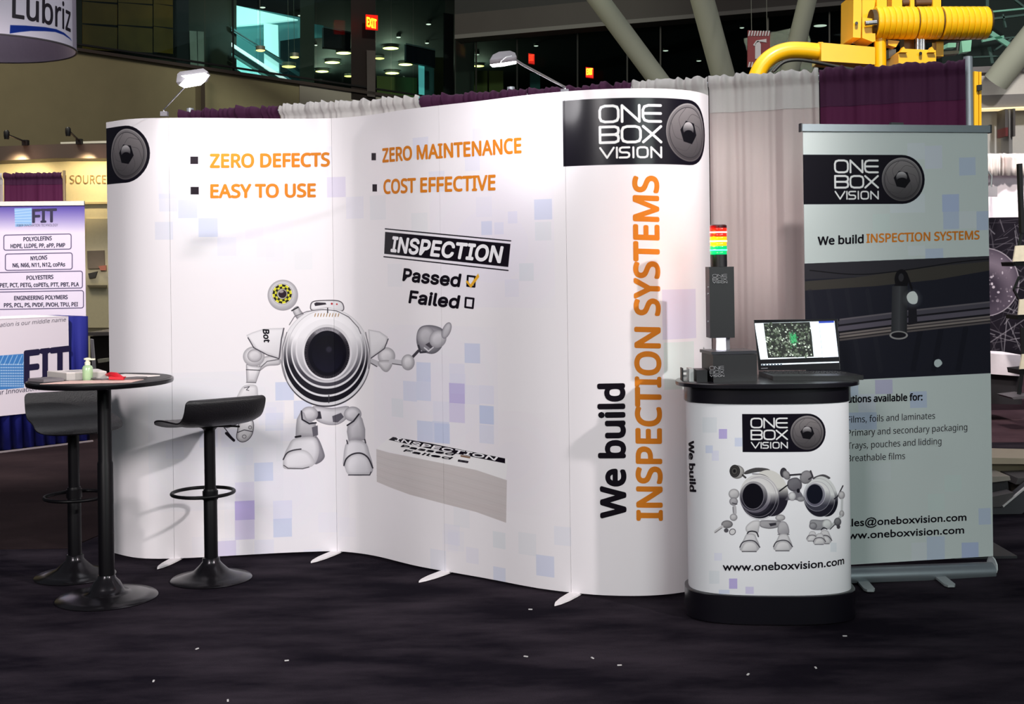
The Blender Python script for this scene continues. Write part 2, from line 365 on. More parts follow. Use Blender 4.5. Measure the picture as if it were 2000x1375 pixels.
# ================================================================= setting
def carpet(name, c1, c2, scale, stretch, rough=.95):
    m = bpy.data.materials.new(name); m.use_nodes = True; nt = m.node_tree; b = nt.nodes['Principled BSDF']
    tc = nt.nodes.new('ShaderNodeTexCoord'); mp = nt.nodes.new('ShaderNodeMapping'); nt.links.new(tc.outputs['Object'], mp.inputs[0])
    mp.inputs['Scale'].default_value = stretch; mp.inputs['Rotation'].default_value = (0, 0, math.radians(-38))
    n = nt.nodes.new('ShaderNodeTexNoise'); n.inputs['Scale'].default_value = scale; n.inputs['Detail'].default_value = 6; n.inputs['Roughness'].default_value = .6
    nt.links.new(mp.outputs[0], n.inputs['Vector'])
    f = nt.nodes.new('ShaderNodeTexNoise'); f.inputs['Scale'].default_value = 260; nt.links.new(tc.outputs['Object'], f.inputs['Vector'])
    r = nt.nodes.new('ShaderNodeValToRGB'); r.color_ramp.elements[0].position = .38; r.color_ramp.elements[1].position = .66
    r.color_ramp.elements[0].color = (*lin(c1), 1); r.color_ramp.elements[1].color = (*lin(c2), 1); nt.links.new(n.outputs['Fac'], r.inputs[0])
    mx = nt.nodes.new('ShaderNodeMix'); mx.data_type = 'RGBA'; mx.blend_type = 'MULTIPLY'; mx.inputs[0].default_value = .5
    nt.links.new(r.outputs[0], mx.inputs[6]); nt.links.new(f.outputs['Fac'], mx.inputs[7]); nt.links.new(mx.outputs[2], b.inputs['Base Color'])
    bp = nt.nodes.new('ShaderNodeBump'); bp.inputs['Strength'].default_value = .5; bp.inputs['Distance'].default_value = .004
    nt.links.new(f.outputs['Fac'], bp.inputs['Height']); nt.links.new(bp.outputs[0], b.inputs['Normal'])
    b.inputs['Roughness'].default_value = rough; b.inputs['Specular IOR Level'].default_value = .03
    return m
carp = carpet('dark_carpet', (24, 20, 29), (58, 51, 59), 1.5, (1.0, 2.6, 1)); carp2 = carpet('aisle_carpet', (40, 31, 33), (54, 43, 44), 1.0, (1, 1.5, 1))
o = MB().box((0, 20, -.05), (70, 90, .1)).build('floor', carp); o['kind'] = 'structure'
o = MB().prism([(-14, 6.45, 0), (-2.35, 6.45, 0), (-2.0, 8.2, 0), (-2.0, 30, 0), (-14, 22, 0)], (0, 0, .004)).build('trim_1', carp2); o['kind'] = 'structure'
o = MB().prism([(2.9, 9.8, 0), (12, 9.3, 0), (12, 20, 0), (2.9, 20, 0)], (0, 0, .005)).build('trim_2', carpet('wine_carpet', (74, 54, 62), (96, 72, 80), 1.0, (1, 1.5, 1))); o['kind'] = 'structure'

class VP:                                       # upright plane through two floor points, pieces placed on it or behind it
    def __init__(s, A_, B_): s.A = np.array(A_, float); s.B = np.array(B_, float); t = (s.B-s.A); t /= np.hypot(*t); s.t = t; s.n = np.array((-t[1], t[0]))   # n points away from the camera
    def hit(s, x, y, off=0.):
        dx, dy = x-CX, y-CY; wx = (dx*CT-dy*ST)/F; wd = dx*ST+dy*CT
        a = s.A+s.n*off; Y = (a[0]*s.t[1]-a[1]*s.t[0])/(wx*s.t[1]-s.t[0]); return Vector((wx*Y, Y, H-wd*Y/F))
    def slab(s, px, off, thick, name, material, parent=None, kind=None):
        hs = [s.hit(x, y, off) for x, y in px]; c_ = sum(hs, Vector())/len(hs); n = Vector((c_.x, c_.y, 0)).normalized()
        return MB().prism(hs, n*thick).build(name, material, parent, kind=kind)
pa, pb = P(0, 73, 23.7), P(735, 186, 32.3)
FL = VP((pa.x, pa.y), (pb.x, pb.y))             # left mezzanine front
pc, pd = P(890, 72, 33), P(1900, -12, 27)
FR = VP((pc.x, pc.y), (pd.x, pd.y))             # right mezzanine front
concrete = mat('olive_concrete', (128, 118, 92), .85, scale=2.5, var=.10, bump=.15)
wl = struct('wall_left')
FL.slab([(-500, 1), (585, 164.5), (585, 700), (-500, 700)], 0, .4, 'wall_surface', concrete, wl)
FL.slab([(585, 162), (1010, 226), (1010, 700), (585, 700)], -.05, .4, 'wall_surface', mat('pale_concrete', (138, 130, 122), .85, scale=2, var=.08), wl)
FL.slab([(-500, -4), (1010, 221), (1010, 227), (-500, 2)], -.12, .5, 'coping', mat('dark_coping', (58, 48, 46), .6), wl)
FL.slab([(-500, -14), (1010, 213), (1010, 216), (-500, -10)], -.10, .08, 'handrail', mat('dark_rail', (26, 24, 26), .5), wl)
FL.slab([(392, 140), (400, 140), (402, 300), (393, 300)], -.4, .15, 'downpipe', mat('brown_pipe', (62, 50, 42), .6), wl)
# rooms behind the left glazing
dk = mat('dark_teal_surface', (30, 42, 44), .8); dk2 = mat('dark_olive_surface', (52, 50, 34), .8); dk3 = mat('black_teal_surface', (16, 22, 24), .8)
o = MB().prism([(-40, 22, 9.05), (-14, 18, 9.05), (-3.6, 33.2, 9.05), (-1, 33.8, 9.05), (10, 28, 9.05), (30, 20, 9.05), (40, 80, 9.05), (-40, 80, 9.05)], (0, 0, .2)).build('ceiling', dk); o['kind'] = 'structure'
rb = struct('wall_back')
MB().box((-5, 66, 5), (90, .3, 10)).build('wall_surface', dk3, rb)
FL.slab([(100, -60), (462, -60), (462, 190), (100, 120)], 2.2, .3, 'partition', mat('dark_olive_panel', (36, 35, 24), .7), rb)
bronze = mat('bronze_panel', (88, 68, 22), .45, scale=3, var=.35)
for x0, x1, dy in ((161, 229, 0), (231, 298, 10), (300, 338, 18)):
    for y0, y1 in ((-40, 1), (3, 45), (48, 96)):
        FL.slab([(x0, y0+dy*.2), (x1, y0+dy*.2+6), (x1, y1+dy*.3+4), (x0, y1+dy*.3)], 1.9, .05, 'wall_panel', bronze, rb)
FL.slab([(344, -20), (368, -20), (370, 132), (346, 128)], 1.6, .3, 'dark_post', mat('navy_post', (22, 24, 30), .6), rb)
o1 = FL.slab([(370, 60), (384, 61), (386, 132), (372, 130)], 1.5, .2, 'metal_cladding', mat('brushed_cladding', (150, 150, 146), .4, .3, var=.3, scale=4), rb)
o1 = FL.slab([(386, 61), (398, 62), (399, 134), (387, 132)], 1.5, .2, 'metal_cladding', MATS['brushed_cladding'], rb)
for x0, x1, yb, t_ in ((586, 614, 172, 'gray_green_column'), (866, 886, 190, 'black_column')):
    FL.slab([(x0, -30), (x1, -30), (x1, yb), (x0, yb)] if x0 < 800 else [(x0, 25), (x1, 28), (x1, yb), (x0, yb)], .6, .8, 'column', mat(t_, (48, 50, 46) if x0 < 800 else (18, 22, 22), .6), rb)
# front mullion columns standing in the glazing
wf = struct('window_1')
FL.slab([(685, -30), (733, -30), (734, 200), (686, 194)], -.05, .8, 'mullion_column', mat('umber_column', (38, 30, 30), .5), wf)
FL.slab([(716, 98), (733, 99), (733, 190), (717, 188)], -.12, .1, 'column_cladding', mat('gray_cladding', (84, 76, 76), .4, var=.3, scale=2), wf)
FL.slab([(452, -30), (456, -30), (458, 146), (454, 145)], 0, .1, 'mullion', mat('thin_frame', (16, 18, 18), .4), wf)
gl = glassmat('hall_glass', (.80, .90, .88), .035)
xs = [135, 161, 229, 299, 340, 400, 453, 504, 563, 617, 686, 734, 764, 807, 870]
for a, b in zip(xs, xs[1:]):
    yb0, yb1 = 96+(a-141)*.149, 96+(b-141)*.149
    FL.slab([(a+.6, -40), (b-.6, -40), (b-.6, yb1), (a+.6, yb0)], .05, .03, 'pane', gl, wf)
# daylit hall seen through the glass, its daylight put into the surfaces as emission
tb = struct('wall_far')
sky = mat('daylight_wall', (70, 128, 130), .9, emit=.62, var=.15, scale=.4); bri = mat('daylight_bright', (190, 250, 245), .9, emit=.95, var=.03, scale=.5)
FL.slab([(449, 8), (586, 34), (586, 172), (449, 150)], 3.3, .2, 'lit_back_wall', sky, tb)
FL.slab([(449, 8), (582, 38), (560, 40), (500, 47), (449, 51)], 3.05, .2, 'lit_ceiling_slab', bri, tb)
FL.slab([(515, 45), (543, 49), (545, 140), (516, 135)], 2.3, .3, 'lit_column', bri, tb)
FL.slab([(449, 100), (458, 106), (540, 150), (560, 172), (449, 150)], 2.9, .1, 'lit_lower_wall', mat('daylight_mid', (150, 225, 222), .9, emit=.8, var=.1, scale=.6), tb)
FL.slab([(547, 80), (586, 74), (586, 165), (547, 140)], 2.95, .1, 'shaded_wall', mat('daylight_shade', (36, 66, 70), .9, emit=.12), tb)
es = thing('escalator', 'escalator rising to the left behind the glass in the teal daylit hall', 'escalator', FL.hit(510, 150, 1.9))
tm = mat('teal_metal', (96, 150, 150), .5, emit=.15); wm = mat('white_rail', (230, 250, 250), .4, emit=.9); dm = mat('dark_step_band', (30, 60, 64), .6)  # rail and metal glow to carry the daylight on the stair
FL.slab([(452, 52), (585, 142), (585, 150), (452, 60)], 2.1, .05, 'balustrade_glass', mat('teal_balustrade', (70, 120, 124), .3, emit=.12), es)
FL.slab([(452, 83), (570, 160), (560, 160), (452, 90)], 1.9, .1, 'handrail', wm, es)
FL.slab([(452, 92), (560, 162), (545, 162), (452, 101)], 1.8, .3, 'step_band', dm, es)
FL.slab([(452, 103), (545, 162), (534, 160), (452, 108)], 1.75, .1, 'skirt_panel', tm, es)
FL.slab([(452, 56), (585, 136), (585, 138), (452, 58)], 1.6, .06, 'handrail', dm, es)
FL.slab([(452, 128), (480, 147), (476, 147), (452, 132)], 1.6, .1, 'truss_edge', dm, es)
ol = mat('olive_lit_wall', (112, 110, 62), .8, scale=.8, var=.15)
FL.slab([(736, 148), (815, 152), (815, 200), (736, 195)], 3, .1, 'partition', ol, rb)
FL.slab([(848, 112), (866, 112), (866, 200), (848, 198)], 3, .1, 'partition', ol, rb)
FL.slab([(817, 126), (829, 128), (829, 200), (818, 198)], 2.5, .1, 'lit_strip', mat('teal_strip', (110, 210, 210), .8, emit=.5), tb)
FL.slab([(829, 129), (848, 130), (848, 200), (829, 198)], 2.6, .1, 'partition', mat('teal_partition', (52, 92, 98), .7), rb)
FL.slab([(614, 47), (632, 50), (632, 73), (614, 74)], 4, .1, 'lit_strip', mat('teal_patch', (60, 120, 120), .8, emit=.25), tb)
scr = mat('black_screen', (14, 16, 26), .4); frm = mat('screen_frame', (70, 78, 84), .5)
for pts, lb in (([(632, 54), (685, 65), (685, 97), (632, 92)], 'black hanging display panel behind the glass, left of the dark column with the exit sign'),
                ([(793, 87), (850, 99), (850, 131), (793, 120)], 'black hanging display panel behind the glass, above the teal lit strip')):
    t = thing('hanging_display', lb, 'display', FL.hit(*pts[0], 1.2), 'hanging display panels behind the glass')
    FL.slab(pts, 1.2, .25, 'screen', scr, t); FL.slab([(pts[0][0], pts[0][1]-3), (pts[1][0], pts[1][1]-3), pts[1], pts[0]], 1.15, .3, 'top_edge', frm, t)
    FL.slab([(pts[0][0]-3, pts[0][1]), pts[0], pts[3], (pts[3][0]-3, pts[3][1])], 1.15, .3, 'side_edge', frm, t)
# right mezzanine front: beam, glazing
bm_ = mat('gray_beam', (58, 52, 52), .7, scale=1.5, var=.12)
wr = struct('wall_back_right')
FR.slab([(888, 28), (2100, -90), (2100, -38), (888, 68)], -.5, .6, 'beam', bm_, wr)
FR.slab([(888, 68), (2100, -38), (2100, -30), (888, 76)], -.6, .7, 'beam_edge', mat('beam_edge', (92, 88, 88), .6), wr)
FR.slab([(888, -60), (2100, -200), (2100, -90), (888, 28)], -.2, .3, 'upper_band', mat('upper_band', (40, 38, 40), .8), wr)
wq = struct('window_2')
xs = [889, 930, 1010, 1128, 1225, 1290, 1400, 1500, 1620, 1760, 1900, 2050]; blk = MATS['thin_frame']; gl2 = glassmat('dark_hall_glass', (.62, .70, .68), .004)
for a, b in zip(xs, xs[1:]):
    FR.slab([(a+1.5, 76-(a-888)*.0875), (b-1.5, 76-(b-888)*.0875), (b-1.5, 215), (a+1.5, 215)], 0, .03, 'pane', gl2, wq)
    FR.slab([(b-1.5, 76-(b-888)*.0875), (b+1.5, 76-(b-888)*.0875), (b+1.5, 215), (b-1.5, 215)], -.02, .1, 'mullion', blk, wq)
FR.slab([(925, 138), (952, 138), (952, 200), (925, 200)], 2.0, .1, 'partition', ol, wr)
FR.slab([(955, 138), (983, 138), (983, 200), (955, 200)], 2.0, .1, 'partition', ol, wr)
FR.slab([(888, 28), (928, 30), (925, 200), (888, 200)], 1.2, .3, 'partition', MATS['gray_green_column'], wr)
FR.slab([(1035, 142), (1055, 144), (1055, 200), (1035, 200)], 2.2, .1, 'partition', MATS['teal_partition'], wr)
FR.slab([(1500, 60), (1660, 90), (1760, 140), (1500, 140)], 3, .2, 'partition', mat('black_partition', (20, 22, 24), .8), wr)
# big diagonal struts
st_m = mat('strut_paint', (176, 178, 160), .6, scale=1.5, var=.05)
def strut(a, b, da, db, wpx, label):
    t = P(*b, db); o = MB().tube([P(*a, da), t], [wpx/2*da/F, wpx/2*db/F], 20).build('diagonal_column', st_m, None, 30); o['kind'] = 'structure'; return o
def ext(a, b, t): return (a[0]+(b[0]-a[0])*t, a[1]+(b[1]-a[1])*t)
for a, b in (((1170, 0), (1281, 150)), ((1372, 0), (1410, 140)), ((1577, 0), (1545, 130))):
    strut(ext(a, b, -.7), ext(a, b, 1.6), 21, 23, {1170: 40, 1372: 46, 1577: 36}[a[0]], '')
strut((2040, 40), (1945, 160), 17, 17.5, 50, '')
# ceiling lights behind the glass; those over the escalator model reflections in the pane
lamp_y = mat('warm_lamp', (255, 240, 130), .5, emit=2.4, var=.02); lamp_w = mat('white_lamp', (250, 252, 235), .5, emit=1.3, var=.02); rimm = mat('lamp_rim', (90, 90, 80), .5)
def clight(x, y, wpx, warm, label, group, zc=9.0):
    p = PZ(x, y, zc); hk = .35 if warm else .22; R = wpx/2*p.y/F; t = thing('ceiling_light', label, 'ceiling light', p, group)
    MB().lathe([(R*.98, -.16*hk), (R, -.10*hk), (R, .04)], p, 20).build('shade', rimm, t, 30)
    if zc < 9: MB().tube([p, (p.x, p.y, 9.05)], .004, 5).build('cable', rimm, t)  # cable added for the lamps built in place of reflections
    MB().lathe([(0.001, -.22*hk-.01), (R*.6, -.20*hk-.01), (R*.95, -.15*hk-.01), (R*.96, -.13*hk)], p, 20).build('diffuser', lamp_y if warm else lamp_w, t, 60)
G1 = 'large warm round ceiling lights behind the glass'; G2 = 'small white ceiling lights behind the glass'
BIG = [(508.7, 93.7, 18, 'standing in for a glass reflection in front of the bright teal column'), (575, 107, 18, 'standing in for a glass reflection beside the gray column right of the escalator'), (564, 125.7, 28, 'standing in for a glass reflection, lowest one over the escalator'),
 (649, 119, 30, 'second one below the left hanging display'), (671, 100.5, 30, 'just under the left hanging display'), (629, 136.7, 26, 'low and nearest the gray column'), (681, 146, 18, 'lowest one left of the exit sign column'),
 (763, 91, 32, 'highest one right of the exit sign column'), (741, 111, 20, 'touching the exit sign column on its right'), (792, 123, 28, 'just left of the second hanging display'), (766, 140, 28, 'above the olive lit wall'), (935, 126, 22, 'long thin one left of the arm lamp')]
for x, y, w_, wh in BIG: clight(x, y, w_, True, 'large warm round ceiling light behind the glass, '+wh, G1, 6.7 if x < 580 else 9.0)
for x, y in ((649, 119), (671, 100.5), (629, 136.7), (763, 91), (792, 123), (766, 140), (935, 126)):
    light('ceiling_lamp_glow', 'POINT', PZ(x, y, 9.0)+Vector((0, 0, -.42)), (0, 0, 0), 42, .10, (.85, 1, .72))
light('daylit_hall_glow', 'POINT', FL.hit(520, 60, 1.4), (0, 0, 0), 25, .1, (.6, 1, .95))
SM = [(331, 57, 30, 'before the bronze panels'), (513, 12, 11, 'above the left end of the escalator opening'), (587, 28, 11, 'above the right end of the escalator opening'), (617, 86, 6, 'tiny one left of the first hanging display'),
 (837, 45, 10, 'highest one left of the black column'), (778.5, 70.5, 9, 'above the second hanging display'), (834, 82, 8, 'touching the top of the second hanging display'), (877.5, 102, 8, 'seen at the black column, upper one'),
 (878, 159, 8, 'seen at the black column, lower one'), (840, 146, 12, 'right of the teal lit strip'), (932, 104.5, 9, 'above the long thin warm light'), (1047, 87.5, 9, 'above the dim red exit sign'), (1300, 97, 11, 'right of the nearest diagonal strut'),
 (1365, 117, 10, 'left of the gray strut'), (1449, 52, 9, 'above the fire extinguisher sign'), (1602, 48, 26, 'wide one right of the green-tinted strut'), (1672, 80, 26, 'wide one behind the yellow box arm'), (859, 133, 7, 'tiny one right of the second hanging display')]
for x, y, w_, wh in SM: clight(x, y, w_, False, 'small white ceiling light behind the glass, '+wh, G2)
# exit signs
def exitsign(x0, y0, x1, y1, plane, off, lum, label, back):
    t = thing('exit_sign', label, 'exit sign', plane.hit(x0, y0, off), 'red lit exit signs')
    plane.slab([(x0, y0), (x1, y0+2), (x1, y1+2), (x0, y1)], off, .12, 'case', mat('exit_red_'+back, (200, 24, 12), .5, emit=lum), t)
    a = plane.hit(x0, y1, off-.02); b = plane.hit(x1, y1+2, off-.02); wl_ = Wall([(a.x, a.y), (b.x, b.y)], 0, 10)
    hgt = (y1-y0)*a.y/F
    lettering(wl_, t, 'EXIT', (wl_.L*.12, a.z+hgt*.2), (wl_.L*.88, a.z+hgt*.17), (0, hgt*.62), mat('exit_letters_'+back, (255, 190, 40) if lum > .5 else (240, 60, 30), .5, emit=2.2 if lum > .5 else .6), 'hum', .06, raw=True)
exitsign(714, 28, 738, 56, FL, -.5, 1.1, 'bright red exit sign on the dark column, upper left of the hall glazing', 'a')
exitsign(1032, 104, 1044, 123, FR, -.3, .35, 'small dim red exit sign right of the grey arm lamp head', 'b')
exitsign(1144, 131, 1159, 150, FR, -.3, .9, 'small bright orange red exit sign low above the burgundy drape', 'c')
# fire extinguisher sign
t = thing('fire_extinguisher_sign', 'red hanging sign with white fire extinguisher symbol and striped ends', 'sign', P(1483, 131, 20))
red = mat('sign_red', (120, 22, 26), .6); wht = mat('sign_white', (190, 184, 184), .7)
slab([(1461, 59), (1504, 62), (1504, 133), (1460, 131)], 20, .05, 'sign_panel', red, t)
for x in (1468, 1498): MB().tube([P(x, 61, 20.02), P(x, 61, 20.02)+Vector((0, 0, 4))], .006, 6).build('hanging_cable', rimm, t)
o = MB().box((0, 20.02, P(1483, 61, 20).z+4.1), (24, .25, .3)).build('roof_beam', bm_); o['kind'] = 'structure'
for y0 in (60, 121):
    for k in range(8):
        x = 1461+k*5.4; slab([(x, y0+10), (x+2.6, y0+10), (x+5, y0), (x+2.4, y0)], 19.98, .02, 'stripe', wht, t)
slab([(1475, 86), (1479, 80), (1482, 80), (1486, 86), (1486, 115), (1475, 115)], 19.98, .02, 'extinguisher_symbol', wht, t)
slab([(1471, 88), (1477, 79), (1497, 76), (1497, 83), (1484, 81), (1478, 83), (1474, 90)], 19.98, .02, 'extinguisher_symbol', wht, t)
# right side hall: white wall bands
wrr = struct('wall_right')
def band(pts, d, name, m_, par=wrr): return slab(pts, d, .3, name, m_, par)
band([(1890, 131), (2150, 120), (2150, 134), (1890, 143)], 18, 'coping', mat('taupe_trim', (128, 122, 120), .7))
band([(1890, 143), (2150, 134), (2150, 178), (1890, 187)], 18.1, 'wall_band', mat('cream_band', (232, 224, 214), .8))
band([(1890, 187), (2150, 178), (2150, 202), (1890, 212)], 17.9, 'beam', mat('gray_soffit', (140, 134, 132), .7))
band([(1890, 212), (1935, 210.5), (2150, 203), (2150, 206), (1935, 213), (1890, 214)], 17.85, 'light_strip', mat('warm_strip', (255, 235, 180), .5, emit=.9))
band([(1890, 214), (2150, 206), (2150, 640), (1890, 640)], 18.4, 'wall_surface', mat('pale_wall', (214, 210, 208), .8))
band([(1970, 212), (1977, 212), (1978, 320), (1971, 320)], 17.9, 'post', mat('gray_post', (140, 136, 134), .6))
band([(1963, 213), (1969, 213), (1969, 266), (1963, 266)], 17.8, 'slot', mat('dark_slot', (90, 84, 82), .6))
band([(1964, 249), (1969, 249), (1969, 266), (1964, 266)], 17.75, 'red_cabinet', mat('dark_red', (110, 30, 32), .5))
band([(1979, 212), (1983, 212), (1983, 266), (1979, 266)], 17.8, 'slot', MATS['dark_slot'])
# dark roof truss work, upper right
rt = struct('roof_truss')
slab([(1840, -30), (2120, -30), (2120, 140), (1840, 140)], 22, .3, 'dark_backing', mat('dark_green_backing', (28, 42, 38), .8), rt)
gm = mat('green_lit_steel', (128, 190, 164), .5, emit=.12); gm2 = mat('dim_green_lit_steel', (70, 100, 92), .6)  # green light on the truss put in as colour and glow
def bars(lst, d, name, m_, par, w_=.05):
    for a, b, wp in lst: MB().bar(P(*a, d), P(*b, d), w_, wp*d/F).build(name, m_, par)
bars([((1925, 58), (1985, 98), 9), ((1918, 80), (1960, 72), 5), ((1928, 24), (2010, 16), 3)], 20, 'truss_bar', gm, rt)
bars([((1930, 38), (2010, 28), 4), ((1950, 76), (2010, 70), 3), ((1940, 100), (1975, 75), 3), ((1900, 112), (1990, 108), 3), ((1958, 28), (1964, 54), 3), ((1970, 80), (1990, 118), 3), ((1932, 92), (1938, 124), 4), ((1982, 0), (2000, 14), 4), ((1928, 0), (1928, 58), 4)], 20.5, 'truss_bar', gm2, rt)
# ================================================================= curved display wall
BP = [(-789, 6.30), (-775, 6.25), (-748, 6.175), (-715, 6.145), (-680, 6.140), (-640, 6.150), (-600, 6.165), (-500, 6.215), (-440, 6.24), (-380, 6.255), (-345, 6.252), (-310, 6.21), (-270, 6.135), (-230, 6.015), (-190, 5.91), (-140, 5.815), (-90, 5.725), (-40, 5.635), (0, 5.555), (50, 5.47), (100, 5.41), (150, 5.362), (200, 5.338), (250, 5.332), (300, 5.352), (338, 5.40), (362, 5.455), (378, 5.52), (388, 5.60)]
raw = catmull([(a*d/F, d) for a, d in BP], 12)
k = np.exp(-.5*(np.arange(-12, 13)/6.)**2); k /= k.sum()
pad = np.concatenate([np.repeat(raw[:1], 12, 0), raw, np.repeat(raw[-1:], 12, 0)])
sm = np.stack([np.convolve(pad[:, i], k, 'valid') for i in (0, 1)], 1); sm[0] = raw[0]; sm[-1] = raw[-1]
DW = Wall(sm, .012, 2.215)
cv = Canvas(DW, 720, (232, 226, 230))
D = cv.px()
PURP, BLU, PALE, GRY = (150, 130, 205), (165, 180, 222), (205, 205, 232), (206, 212, 218)
SQ = [(937, 436, 964, 455, BLU, .45), (964, 436, 985, 456, PALE, .5), (990, 415, 1012, 434, PALE, .5), (1044, 388, 1077, 430, BLU, .5), (1044, 434, 1077, 469, GRY, .5), (1014, 514, 1042, 549, GRY, .6), (986, 545, 1013, 580, PALE, .25),
 (908, 670, 937, 710, BLU, .55), (877, 711, 908, 748, PALE, .4), (877, 749, 908, 787, PURP, .65), (877, 787, 908, 825, PURP, .32), (937, 792, 964, 829, BLU, .75), (937, 829, 964, 867, BLU, .3), (937, 752, 964, 790, PALE, .4), (850, 825, 877, 868, BLU, .4), (908, 752, 937, 790, PALE, .2),
 (813, 708, 841, 745, BLU, .5), (787, 745, 814, 783, BLU, .35), (814, 745, 841, 783, BLU, .4), (765, 778, 787, 815, GRY, .5), (814, 823, 845, 862, BLU, .55), (845, 823, 877, 866, BLU, .45), (845, 785, 877, 823, PALE, .3),
 (538, 746, 574, 782, BLU, .6), (574, 782, 609, 818, BLU, .5), (520, 785, 556, 820, PALE, .3), (497, 903, 533, 940, BLU, .55), (459, 978, 497, 1016, PURP, .8), (459, 1016, 497, 1054, PURP, .4), (533, 978, 571, 1014, PALE, .7), (533, 1014, 571, 1048, BLU, .6), (459, 942, 497, 978, PURP, .18),
 (427, 1054, 459, 1094, PURP, .35), (497, 1054, 535, 1092, PALE, .4), (570, 860, 606, 900, PALE, .25), (622, 1000, 660, 1040, PALE, .15),
 (457, 233, 494, 281, BLU, .35), (424, 329, 459, 356, PURP, .32), (494, 281, 530, 320, PALE, .3), (348, 390, 385, 426, BLU, .45), (385, 390, 423, 426, PALE, .35), (388, 426, 425, 463, BLU, .5), (425, 463, 461, 500, PALE, .35), (309, 352, 345, 388, PALE, .25), (345, 280, 385, 316, GRY, .4), (640, 345, 675, 386, PURP, .25), (675, 386, 712, 425, PALE, .3), (600, 300, 640, 345, PALE, .3),
 (720, 386, 757, 425, GRY, .35), (800, 420, 838, 455, GRY, .3), (905, 300, 940, 330, PALE, .4), (1047, 1085, 1082, 1126, BLU, .5), (962, 1110, 989, 1137, BLU, .4), (962, 1040, 988, 1070, GRY, .6), (1013, 1040, 1046, 1085, GRY, .4), (910, 1070, 935, 1100, PALE, .3), (1298, 565, 1362, 662, PURP, .28), (1300, 668, 1358, 760, (190, 220, 208), .5)]  # last two squares paint the tower's reflection into the print
for x, y, r_, c, al in ((420, 860, 120, (200, 206, 220), .35), (560, 960, 110, (206, 206, 226), .3), (330, 820, 70, (208, 210, 216), .3), (850, 760, 110, (214, 210, 232), .3), (960, 480, 110, (222, 212, 236), .35), (470, 380, 90, (222, 214, 236), .3), (1000, 900, 80, (222, 212, 222), .3), (400, 440, 60, (212, 218, 222), .3)): D.ell(x, y, r_, r_, c, al, soft=r_*1.6)
rq = random.Random(12)
for _ in range(46):
    x = rq.choice([rq.uniform(300, 700), rq.uniform(740, 1090), rq.uniform(420, 640)]); y = rq.choice([rq.uniform(240, 520), rq.uniform(700, 1080)]); SQ.append((x, y, x+34, y+36, rq.choice([PALE, GRY, BLU]), rq.uniform(.1, .28)))
for x0, y0, x1, y1, c, al in SQ:
    a = DW.hit((x0+x1)/2, (y0+y1)/2); hq = DW.hit(x1, (y0+y1)/2)[0]-DW.hit(x0, (y0+y1)/2)[0]; hz = DW.hit((x0+x1)/2, y0)[1]-DW.hit((x0+x1)/2, y1)[1]
    g = .5*(hq+hz) if x0 < 1200 else None
    gq, gz = (g, g) if g else (hq, hz)
    cv.loc(a[0]-gq/2, a[1]+gz/2, 1.).rect(0, 0, gq, gz, c, al*.72)
# round-ended badges
h_ = DW.hit(340, 300)
q1 = DW.hit(293, 300)[0]; zt = DW.hit(262, 244)[1]; zb = DW.hit(245, 357)[1]; badge(cv, DW, q1-2.34*(zt-zb), q1, zt, zb, False)
q0 = DW.hit(1099.5, 260)[0]; q1 = DW.hit(1376.5, 250)[0]; zt = DW.hit(1309, 192)[1]; zb = DW.hit(1335, 322)[1]
badge(cv, DW, q0, q1, zt, zb)
for x0, y0, x1, y1 in ((371.7, 305.7, 387, 320.4), (372.3, 365, 388.2, 379.8), (725.7, 299, 734.2, 313), (727.5, 360, 736.3, 374)): D.rect(x0, y0, x1, y1, (30, 22, 30))
# stamp
BK = (18, 12, 22)
D.poly([(752.2, 452.9), (997, 476.4), (992.6, 521.5), (750.4, 495.6)], BK)
D.stroke([(752.5, 447), (997.5, 470.5)], 2.2, BK); D.stroke([(749.9, 501.4), (992.3, 528.3)], 2.2, BK)
D.stroke([(913.6, 538.8), (927.8, 540.6), (926.6, 560), (912.6, 558.4), (913.6, 538.8)], 3.8, BK)
D.stroke([(909.8, 581.6), (925, 583.4), (923.2, 601.8), (908.6, 599.8), (909.8, 581.6)], 3.8, BK)
D.poly([(909.6, 550.4), (912.6, 547.4), (918.8, 555.6), (934, 534), (936, 540.8), (919.6, 562.6)], (228, 168, 48))
# painted robot, coordinates read in an enlarged view
R = cv.px(420, 500, 2.455)
LT, DK = (226, 222, 226), (88, 84, 90)
R.poly([(372, 258), (396, 240), (412, 262), (430, 288), (404, 308), (386, 292)], (200, 196, 200), dark=(60, 56, 62), rim=14, smooth=True)
R.stroke([(368, 262), (398, 246)], 6, (40, 38, 42))
R.ell(325, 188, 73, 74, LT, dark=(96, 92, 98), rim=30); R.ell(322, 182, 50, 50, (236, 232, 234), line=(150, 146, 150), lw=3)
for j, (ra, rb_) in enumerate(((47, 36), (36, 25))):
    for i in range(16):
        a0, a1 = [math.radians(22.5*(i+u)) for u in (0, 1)]
        R.poly([(322+ra*math.cos(a0), 182+ra*math.sin(a0)), (322+ra*math.cos(a1), 182+ra*math.sin(a1)), (322+rb_*math.cos(a1), 182+rb_*math.sin(a1)), (322+rb_*math.cos(a0), 182+rb_*math.sin(a0))], (206, 200, 50) if (i+j) % 2 else (40, 38, 22))
R.ell(322, 182, 25, 25, (196, 192, 186), line=(90, 84, 60), lw=3); R.ell(323, 182, 20, 20, (44, 30, 40)); R.ell(317, 170, 12, 7, (150, 140, 144))
R.poly([(458, 238), (468, 220), (500, 214), (575, 213), (606, 222), (617, 244), (612, 262), (580, 262), (540, 250), (495, 256), (462, 258)], LT, smooth=True, dark=(150, 146, 150), rim=8, line=(70, 64, 70), lw=4)
R.poly([(475, 228), (485, 222), (530, 224), (534, 232), (480, 240)], (50, 44, 52)); R.ell(560, 229, 5, 5, (170, 40, 50)); R.ell(584, 231, 4, 4, (190, 60, 60))
